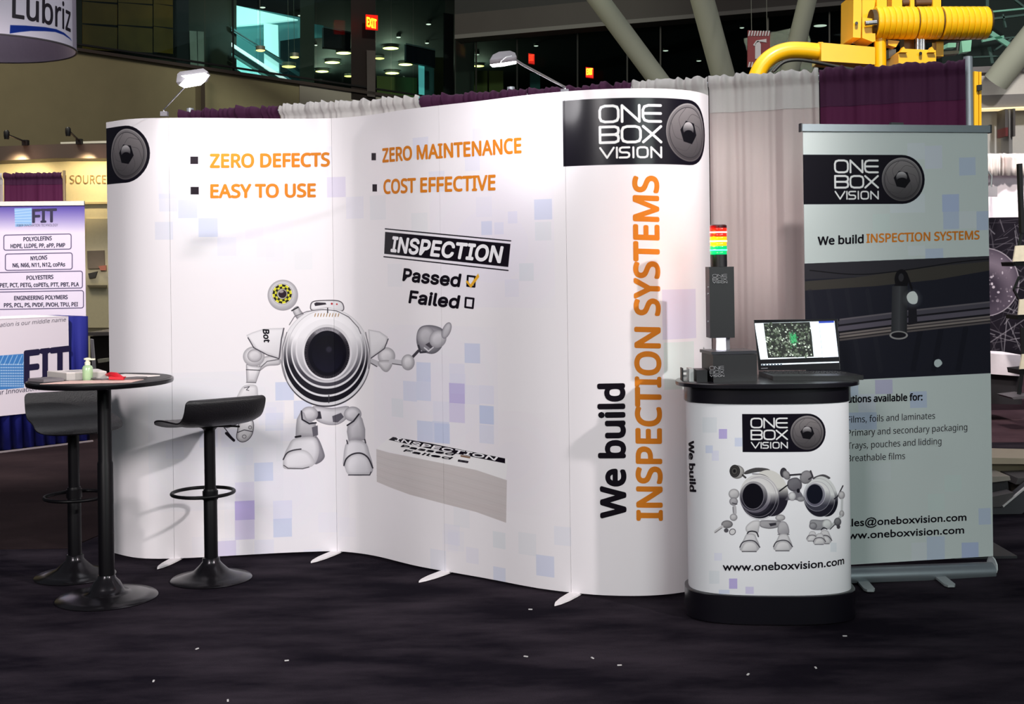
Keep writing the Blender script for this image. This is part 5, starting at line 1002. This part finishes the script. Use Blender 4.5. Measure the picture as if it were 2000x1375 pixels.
# ================================================================= right-hand booth behind
dR = 11.5; rb_ = struct('wall_booth')
slab([(1900, 342), (2150, 336), (2150, 425), (1900, 426)], dR, .1, 'white_panel', mat('pink_white_panel', (232, 218, 228), .6), rb_)
cfb = Wall([(P(1900, 600, dR-.02).x, dR-.02), (P(2150, 600, dR-.02).x, dR-.02)], P(2000, 700, dR-.02).z, P(2000, 424, dR-.02).z)
cfi = Canvas(cfb, 420, (26, 22, 30)); D = cfi.px(); rr = random.Random(5)
for k__ in range(240):
    x, y = rr.uniform(1890, 2150), rr.uniform(415, 705); an = rr.uniform(0, 3.14); L_ = rr.uniform(20, 90); g = rr.choice([60, 80, 110, 140]); D.stroke([(x, y), (x+L_*math.cos(an), y+L_*math.sin(an))], rr.uniform(.8, 2.4), (g+6, g, g+8), .6)
D.ell(1924, 551, 66, 66, (126, 112, 126), dark=(34, 28, 40), rim=34, g=(.1, .45), line=(150, 140, 150), lw=2); D.ell(1920, 566, 44, 40, (34, 28, 40), .75, soft=30)
for k__ in range(60):
    x, y = rr.uniform(1926, 1985), rr.uniform(492, 606)
    if (x-1924)**2+(y-551)**2 < 60**2: D.ell(x, y, rr.uniform(1, 3), rr.uniform(1, 3), (196, 184, 196) if rr.random() < .4 else (110, 98, 110), .8)
o_ = thing('fibre_print', 'dark graphic panel printed with fine white fibres and a grey sphere, right edge', 'graphic panel', P(2000, 700, dR-.02)); cfb.sheet('print_panel', cfi.material('fibre_print', .5, .1), o_, 0, None, .03, 1)
t = thing('booth_valance', 'white gathered valance above the pinkish booth panel at the right edge', 'valance', P(2000, 340, dR-.1)); vs = []; fs = []; n = 120
rs = np.random.RandomState(4); hf = np.convolve(rs.randn(n+1), [.2, .5, .2], 'same')
for j, (z_, am) in enumerate(((300, .03), (310, .05), (325, .03), (343, .02))):
    for i in range(n+1): x = 1890+i*2.2; v_ = P(x, z_+hf[i]*(1.5 if j == 0 else .4), dR-.1); vs.append(v_+Vector((0, -am*hf[i], 0)))
for j in range(3):
    for i in range(n): k0 = j*(n+1)+i; fs.append((k0, k0+1, k0+n+2, k0+n+1))
o_ = MB().add(vs, fs).build('cloth', mat('white_valance', (236, 222, 220), .85, trans=.1), t, 80); md = o_.modifiers.new('s', 'SOLIDIFY'); md.thickness = .01
t = thing('hanging_plate', 'small grey sign plate on a bent arm beside the roll-up banner top right', 'sign', P(1938, 380, dR-.4)); slab([(1925, 364), (1948, 364), (1948, 384), (1925, 383)], dR-.4, .03, 'plate', mat('plate_gray', (150, 144, 150), .5), t)
MB().tube([P(1924, 328, dR-.4), P(1937, 344, dR-.4), P(1936, 364, dR-.4)]+[P(1936, 356, dR)], .008, 8).build('bracket_arm', alu, t, 40)
t = thing('white_booth_table', 'white draped booth table edge below the fibre print panel', 'table', P(2000, 735, 10.9)-Vector((0, 0, P(2000, 735, 10.9).z)))
slab([(1900, 690), (2000, 694), (1994, 735), (1900, 728)], 10.9, .5, 'tablecloth', mat('pink_tablecloth', (236, 222, 232), .8), t)
slab([(1900, 729), (1996, 735), (1996, 790), (1900, 788)], 10.95, .4, 'table_body', mat('dark_body', (30, 24, 30), .7), t)
bs = thing('brochure_rack', 'black zigzag brochure rack with pale brochures at the right edge of the picture', 'rack', P(2010, 770, 10.3)-Vector((0, 0, P(2010, 770, 10.3).z)))
bkm = mat('rack_black', (16, 15, 18), .4)
for pts in ([(1978, 512), (2060, 506), (2060, 516), (1980, 520)], [(1988, 616), (2060, 610), (2060, 620), (1988, 624)], [(1990, 722), (2060, 716), (2060, 726), (1992, 732)]): slab(pts, 10.3, .25, 'shelf', bkm, bs)
for a1, b1, w__ in (((1991, 320), (1996, 455), 12), ((1996, 455), (1982, 516), 4), ((1991, 540), (1980, 566), 3), ((1980, 566), (1998, 600), 3), ((1986, 562), (2010, 562), 2), ((1996, 640), (1998, 700), 4), ((1996, 730), (1990, 770), 3)): MB().bar(P(*a1, 10.3), P(*b1, 10.3), .03, w__*10.3/F).build('frame_bar', bkm, bs)
slab([(1975, 776), (2010, 772), (2040, 776), (1980, 780)], 10.2, .3, 'foot', mat('foot_grey', (90, 84, 90), .5), bs)
pap = mat('brochure_paper', (236, 222, 200), .6, scale=20, var=.2)
for n_, (pts, wh) in enumerate((([(1984, 480), (2060, 476), (2060, 508), (1979, 511)], 'top'), ([(1992, 585), (2060, 580), (2060, 612), (1989, 615)], 'middle'), ([(1997, 692), (2060, 688), (2060, 716), (1992, 721)], 'bottom'))):
    prop(slab(pts, 10.25, .02, 'brochure', pap), 'pale brochure on the '+wh+' shelf of the black rack at the right edge', 'brochure', 'brochures in the black rack')
# low machine at the right edge
lm = thing('low_machine_base', 'dark sloping steel machine base with beige rail and red light, right of the roll-up banner', 'machine', P(1990, 1055, 7.0)-Vector((0, 0, P(1990, 1055, 7.0).z)))
def ls(pts, dd, th, nm, m_): return slab(pts, dd, th, nm, m_, lm)
ls([(1900, 893), (2080, 897), (2080, 907), (1900, 906)], 7.3, .4, 'rail', mat('beige_rail', (190, 172, 150), .5)); ls([(1900, 906), (2080, 908), (2080, 928), (1900, 928)], 7.35, .3, 'rail_face', mat('olive_face', (104, 92, 70), .6))
ls([(1905, 932), (1972, 930), (1974, 938), (1940, 942), (1905, 942)], 7.1, .3, 'tray', mat('pale_steel', (170, 160, 150), .4, .4)); ls([(1900, 940), (1968, 938), (1972, 972), (1900, 980)], 7.15, .3, 'motor_block', mat('block_dark', (44, 40, 46), .6)); ls([(1988, 934), (2080, 930), (2080, 946), (1984, 946)], 7.1, .3, 'tray', mat('dark_steel', (80, 74, 76), .5))
ls([(1974, 945), (2080, 940), (2080, 950), (1976, 972)], 7.25, .1, 'panel', mat('tan_panel', (150, 136, 120), .6))
ls([(1900, 990), (1960, 988), (2060, 905), (2080, 905), (2080, 930), (1950, 1044), (1900, 1060)], 7.0, .08, 'side_plate', mat('slate_plate', (62, 60, 66), .5)); MB().bar(P(1958, 989, 6.98), P(2060, 904, 6.98), .02, .008).build('edge_strip', mat('edge_white', (220, 214, 214), .4), lm)
ls([(1900, 978), (1980, 962), (1978, 972), (1958, 990), (1900, 992)], 6.98, .1, 'ledge', MATS['dark_steel'])
ls([(1900, 1020), (1930, 1020), (1990, 1060), (1900, 1085)], 7.05, .5, 'plinth', mat('plinth_black', (14, 13, 16), .8))
MB().lathe([(.001, 0), (.025, .008), (.03, .03), (.02, .05)], P(1938, 1058, 6.9), 16).build('marker_light', mat('marker_red', (210, 40, 20), .4, emit=.8), lm, 50)
# ================================================================= left: neighbouring booths
fa = P(-10, 400, 11.3); fb = P(163, 400, 11.3); FW = Wall([(P(-60, 400, 11.3).x, 11.3), (P(165, 400, 11.4).x, 11.4)], P(80, 640, 11.3).z-.3, P(80, 401, 11.3).z)
cf = Canvas(FW, 420, (226, 216, 232)); D = cf.px()
for k__ in range(26):
    t_ = k__/26; D.poly([(-80, 398+t_*52), (180, 401+t_*52), (180, 404+t_*52), (-80, 401+t_*52)], tuple(int(a*(1-t_)+b*t_) for a, b in zip((86, 74, 160), (226, 216, 232))))
D.poly([(28, 407), (62, 406), (62, 440), (30, 443)], (140, 180, 222)); 
for k__ in range(6): D.stroke([(29, 412+k__*5), (61, 408+k__*6)], 1, (190, 214, 238)); 
for x0, y0, x1, y1 in ((7.5, 458, 139, 487.5), (10.5, 495, 141, 527), (-30, 531, 161, 564), (-30, 569, 163, 603)):
    pts = rrect(x0, y0, x1, y1, 4); pts = [(x, y-(x-80)*.012*1.5) for x, y in pts]; D.stroke(pts+pts[:1], 1.5, (60, 50, 84))
fs_ = thing('company_banner_stand', 'lavender roll-up banner stand listing polymers in boxes, far left', 'banner stand', (fa.x+.3, 11.35, 0)); FW.sheet('banner_sheet', cf.material('polymer_print', .6, .1), fs_, 0, None, .004, 1)
MB().bar(Vector((FW.p[0][0], FW.p[0][1], FW.z1+.02)), Vector((FW.p[1][0], FW.p[1][1], FW.z1+.02)), .03, .04).build('top_rail', mat('cream_rail', (226, 218, 210), .4), fs_)
MB().box((FW.p[0][0]*.5+FW.p[1][0]*.5, 11.38, .05), (FW.L, .2, .1)).build('cassette', silver, fs_); MB().tube([(fa.x+.4, 11.42, .1), (fa.x+.4, 11.42, FW.z1)], .012, 8).build('support_pole', alu, fs_)
IN2 = mat('navy_ink', (24, 16, 56), .6)
TF = lambda *a_, **k__: lettering(FW, fs_, *a_, **k__)
TF('FIT', (64, 434.5), (110, 433), (0, -25), IN2, bold=.05); TF('FIBER INNOVATION TECHNOLOGY', (33, 443), (113, 442), (0, -5), IN2)
for s_, x0, x1, y in (('POLYOLEFINS', 46, 101, 470), ('HDPE, LLDPE, PP, aPP, PMP', 21, 127, 483.5), ('NYLONS', 60, 92, 507.5), ('N6, N66, N11, N12, coPAs', 25, 127, 521), ('POLYESTERS', 52, 104, 545.5), ('PET, PCT, PETG, coPETs, PTT, PBT, PLA', 0, 154, 560), ('ENGINEERING POLYMERS', 28, 132, 585), ('PPS, PCL, PS, PVDF, PVOH, TPU, PEI', 8, 152, 599)):
    TF(s_, (x0, y+1), (x1, y-1), (0, -7.6), IN2, bold=.05)
# blue and white draped table
b0, b1 = P(-60, 905, 9.75), P(150, 862, 10.45); td = Vector((b1.x-b0.x, b1.y-b0.y, 0)); tl_ = td.length; td.normalize(); nb = Vector((-td.y, td.x, 0)); ft = thing('draped_table', 'display table under a deep blue cloth, far left', 'table', (b0.x+1, b0.y+.5, 0))
TBZ = 1.075; B0v = Vector((b0.x, b0.y, 0)); B1v = Vector((b0.x, b0.y, 0))+td*(tl_+.0)
bl = mat('blue_cloth', (12, 20, 116), .8, scale=200, var=.1)
px_e = P(172, 700, 10.5); B1v = Vector((px_e.x, px_e.y, 0))
td = (B1v-B0v).normalized(); nb = Vector((-td.y, td.x, 0)); tl_ = (B1v-B0v).length
mb = MB(); n = 40; vs = []; fs = []
for j, z_ in enumerate((TBZ-.004, .6, .02)):
    for i in range(n+1): p = B0v+td*tl_*i/n; vs.append(p-nb*(.012*j*math.sin(i*1.7)+.01*j)+Vector((0, 0, z_)))
for j in range(2):
    for i in range(n): k0 = j*(n+1)+i; fs.append((k0, k0+1, k0+n+2, k0+n+1))
o_ = mb.add(vs, fs).build('front_skirt', bl, ft, 80); md = o_.modifiers.new('s', 'SOLIDIFY'); md.thickness = .006
MB().prism([B0v+Vector((0, 0, TBZ-.02)), B1v+Vector((0, 0, TBZ-.02)), B1v+nb*.55+Vector((0, 0, TBZ-.02)), B0v+nb*.55+Vector((0, 0, TBZ-.02))], (0, 0, .018)).build('tabletop', bl, ft)
MB().prism([B1v+Vector((0, 0, .02)), B1v+nb*.55+Vector((0, 0, .02)), B1v+nb*.55+Vector((0, 0, TBZ-.02)), B1v+Vector((0, 0, TBZ-.02))], -td*.01).build('side_skirt', bl, ft)
MB().bar(B0v-nb*.06+Vector((0, 0, .012)), B1v-nb*.06+Vector((0, 0, .012)), .02, .012).build('floor_trim', mat('trim_grey', (140, 130, 132), .5), ft)
rn = thing('table_runner', 'white table runner with a blue dotted logo over the blue cloth, far left', 'table runner', B0v+nb*.2+Vector((0, 0, TBZ)))
e_ = P(138, 700, 10.3); kk = (e_-B0v).dot(td); Rn0 = B0v-nb*.05; Rn1 = B0v+td*kk-nb*.05
NW = Wall([(Rn0.x, Rn0.y), (Rn1.x, Rn1.y)], .30, TBZ+.006); cn = Canvas(NW, 420, (228, 218, 226)); D = cn.px()
D.poly([(-30, 697), (46, 691), (47, 757), (-30, 764)], (70, 130, 196))
for r_ in range(9):
    for c__ in range(16): D.ell(-4+c__*3.4, 712+r_*6-r_*r_*.1, 1.1, 1.5, (206, 224, 240), .9)
for k__ in range(7): D.stroke([(-10+k__*9, 712), (-2+k__*9, 694)], 1.2, (170, 206, 236))
NW.sheet('front_drop', cn.material('runner_print', .8, .0), rn, 0, None, .004, 6)
MB().prism([Rn0+Vector((0, 0, TBZ)), Rn1+Vector((0, 0, TBZ)), Rn1+nb*.62+Vector((0, 0, TBZ)), Rn0+nb*.62+Vector((0, 0, TBZ))], (0, 0, .006)).build('top_cloth', mat('runner_white', (236, 226, 228), .8), rn)
TN = lambda *a_, **k__: lettering(NW, rn, *a_, **k__)
TN('FIT', (49, 748), (134, 737), (0, -61), IN2, bold=.045); TN('Innovation is our middle name', (-32, 641.5), (128, 627.5), (1.5, -8), mat('gray_ink', (110, 104, 116), .6), shear=.2); TN('Your Innovation Resource', (-20, 773), (124, 757), (1, -9), IN2)
# lit neighbour stand
SR = struct('wall_stand'); dS = 16.0
slab([(-60, 296), (207, 308), (240, 308), (240, 700), (-60, 700)], dS, .1, 'stand_wall', mat('cream_stand', (238, 226, 186), .7), SR)
slab([(-60, 288), (110, 281.5), (240, 281), (240, 309), (110, 309), (-60, 316)], dS-.5, .45, 'fascia', mat('taupe_fascia', (84, 72, 66), .6), SR)
slab([(118, 277.5), (240, 274), (240, 279), (118, 281)], dS-.3, .3, 'fascia_top', mat('cream_top', (226, 222, 206), .6), SR); slab([(130, 395), (240, 394), (240, 398), (130, 399)], dS-.06, .06, 'rail', mat('tan_rail', (206, 190, 146), .6), SR)
slab([(168, 427), (240, 427), (240, 640), (168, 640)], dS-.04, .04, 'poster', mat('poster_cream', (220, 208, 170), .7), SR); slab([(170, 490), (203, 489), (204, 524), (171, 525)], dS-.07, .03, 'poster_picture', mat('poster_taupe', (128, 114, 96), .7, scale=3, var=.4), SR); slab([(192, 520), (207, 518), (207, 528), (196, 528)], dS-.09, .02, 'poster_picture', mat('poster_red', (196, 120, 96), .7), SR)
slab([(172, 534), (190, 530), (186, 542), (174, 544)], dS-.07, .03, 'poster_picture', mat('poster_black', (60, 56, 50), .7, scale=4, var=.6), SR); slab([(170, 557), (208, 557), (208, 562), (172, 561)], dS-.08, .03, 'poster_rail', mat('poster_rail', (120, 110, 84), .7), SR)
SWl = Wall([(P(100, 350, dS-.02).x, dS-.02), (P(215, 350, dS-.02).x, dS-.02)], 0, 4)
lettering(SWl, SR, 'N SOURCE', (119, 358.5), (206.5, 358), (0, -16), mat('taupe_ink', (170, 140, 90), .6))
for x, y in ((40, 330), (172, 330)):
    p = P(x, 292, dS-.62); light('fascia_spot', 'SPOT', p+Vector((0, .0, -.12)), P(x+2, 350, dS), 34, .05, (1, .80, .45), 95, .9)
    light('fascia_up_glow', 'POINT', P(x+2, 304, dS-.75), (0, 0, 0), 1.6, .05, (1, .55, .35))
for (x0, y0, x1, y1, lb) in ((13, 268, 50, 277, 'black arm spotlight on top of the lit fascia, far left one'), (133, 262, 155, 275, 'black arm spotlight on top of the lit fascia, next to the display wall')):
    t = thing('arm_spotlight', lb, 'spotlight', P(x1, y1+3, dS-.5), 'black arm spotlights on the lit fascia'); km = mat('spot_black', (20, 16, 18), .5)
    MB().tube([P(x1, y1, dS-.5), P(x0+4, y0-4, dS-1.0)], .012, 8).build('arm', km, t, 40); MB().lathe([(.028, 0), (.034, .04), (.034, .09), (.02, .11)], P(x0, y0+4, dS-1.0), 12).build('head', km, t, 40); MB().box(P(x1, y1+2, dS-.5), (.07, .07, .07)).build('base', km, t)
# burgundy drape of the left booth
a1, b1 = P(8, 338, 13.2), P(122, 337, 13.2); LWp = Wall([(P(-60, 338, 13.2).x, 13.2), (b1.x, 13.2)], 0, a1.z)
drape(LWp.hit(8, 360)[0], LWp.L, burg, 'burgundy drape hanging behind the lavender banner stand, far left', 'drapes of the left booth', 31, burg2, plan=LWp, ztop=a1.z, hz=.125, rows=12)
drape(0, LWp.hit(8, 360)[0]-.01, wcl, 'sliver of white drape at the left edge beside the small burgundy drape', 'drapes of the left booth', 32, wcl2, plan=LWp, ztop=a1.z, hz=.125, rows=12)
t = thing('drape_pole', 'thin tan pole at the right end of the left booth burgundy drape', 'pole', (b1.x, 13.2, 0)); MB().tube([(b1.x+.01, 13.22, 0), (b1.x+.01, 13.22, a1.z+.02)], .016, 10).build('tube', mat('tan_pole', (176, 150, 112), .5), t, 40)
# dark console beside the stand
t = thing('dark_console', 'dark brown console table with a grey top partly hidden by the display wall', 'console table', P(190, 800, 12.5)-Vector((0, 0, P(190, 800, 12.5).z)))
slab([(172, 649), (240, 648), (240, 655), (172, 656)], 12.4, .6, 'top', mat('console_gray', (126, 118, 112), .5), t); slab([(176, 657), (240, 656), (240, 800), (178, 800)], 12.5, .5, 'body', mat('console_brown', (34, 28, 24), .6), t)
o_ = prop(slab([(176, 662), (181, 663), (186, 720), (196, 830), (188, 830), (180, 720)], 12.3, .03, 'sample_card', mat('card_white', (220, 212, 214), .6)), 'narrow white card leaning against the dark console', 'card'); o_ = prop(slab([(190, 702), (207, 700), (207, 707), (192, 709)], 12.3, .1, 'tray', mat('tray_cream', (200, 196, 170), .6)), 'small cream tray on the dark console behind the gel bottle', 'tray')
# hanging ring sign, top left
dL = 12.0; rc = P(-25, 95, dL); RR = 165*dL/F; ht = 1.5
hs = thing('ring_sign', 'round white hanging fabric sign with black lettering and a blue swoosh, top left', 'hanging sign', (rc.x, dL, rc.z))
an = np.linspace(math.radians(-178), math.radians(2), 120); plan = [(rc.x+RR*math.cos(t_), dL+RR*math.sin(t_)) for t_ in an]
HW = Wall(plan, rc.z, rc.z+ht); ch2 = Canvas(HW, 330, (226, 218, 232)); D = ch2.px()
sw = [(20, 49), (50, 50), (88, 53), (110, 57), (125, 64), (137, 74.5), (140, 80), (136, 76), (124, 68), (108, 62.5), (88, 61), (60, 60.5), (40, 62.5), (19, 65.5)]
D.poly(sw, (24, 50, 140))
HW.sheet('sign_front', ch2.material('ring_sign_print', .6, .1), hs, 0, None, .012, 119)
an2 = np.linspace(math.radians(2), math.radians(182), 90); HW2 = Wall([(rc.x+RR*math.cos(t_), dL+RR*math.sin(t_)) for t_ in an2], rc.z, rc.z+ht)
HW2.sheet('sign_back', mat('sign_inner', (176, 164, 182), .8), hs, 0, None, .012, 90)
MB().tube([(rc.x+RR*1.003*math.cos(t_), dL+RR*1.003*math.sin(t_), rc.z) for t_ in np.linspace(0, 2*math.pi, 90)], .010, 6).build('bottom_ring', mat('ring_gray', (90, 84, 90), .5), hs, 60)
for t_ in (-2.4, -.8, .8, 2.4): MB().tube([(rc.x+RR*math.cos(t_), dL+RR*math.sin(t_), rc.z+ht), (rc.x, dL, rc.z+ht+2.5)], .004, 6).build('hanging_cable', alu, hs)
zb0 = rc.z; q_ = lambda x, y: HW.hit(x, y)
qa = q_(26, 30); lettering(HW, hs, 'Lubriz', (24.5, 34), (137.5, 62), (.5, -53), mat('sign_ink', (34, 24, 38), .5), font='hum', step=.03, bold=.02)
# lint specks on the carpet
mb = MB(); rr = random.Random(9)
for x, y in [(1036, 1190), (1027, 1282), (1157, 1285), (1461, 1317), (1593, 1304), (1650, 1242), (385, 1267), (445, 1368), (1210, 1299), (560, 1290), (300, 1330), (1943, 1078)]:
    p = PZ(x, y, .002); mb.box(p, (.006, .016, .003), rr.uniform(0, 3))
prop(mb.build('carpet_lint', mat('lint_white', (200, 196, 196), .8)), 'tiny white lint specks scattered on the dark carpet', 'lint', kind='stuff')
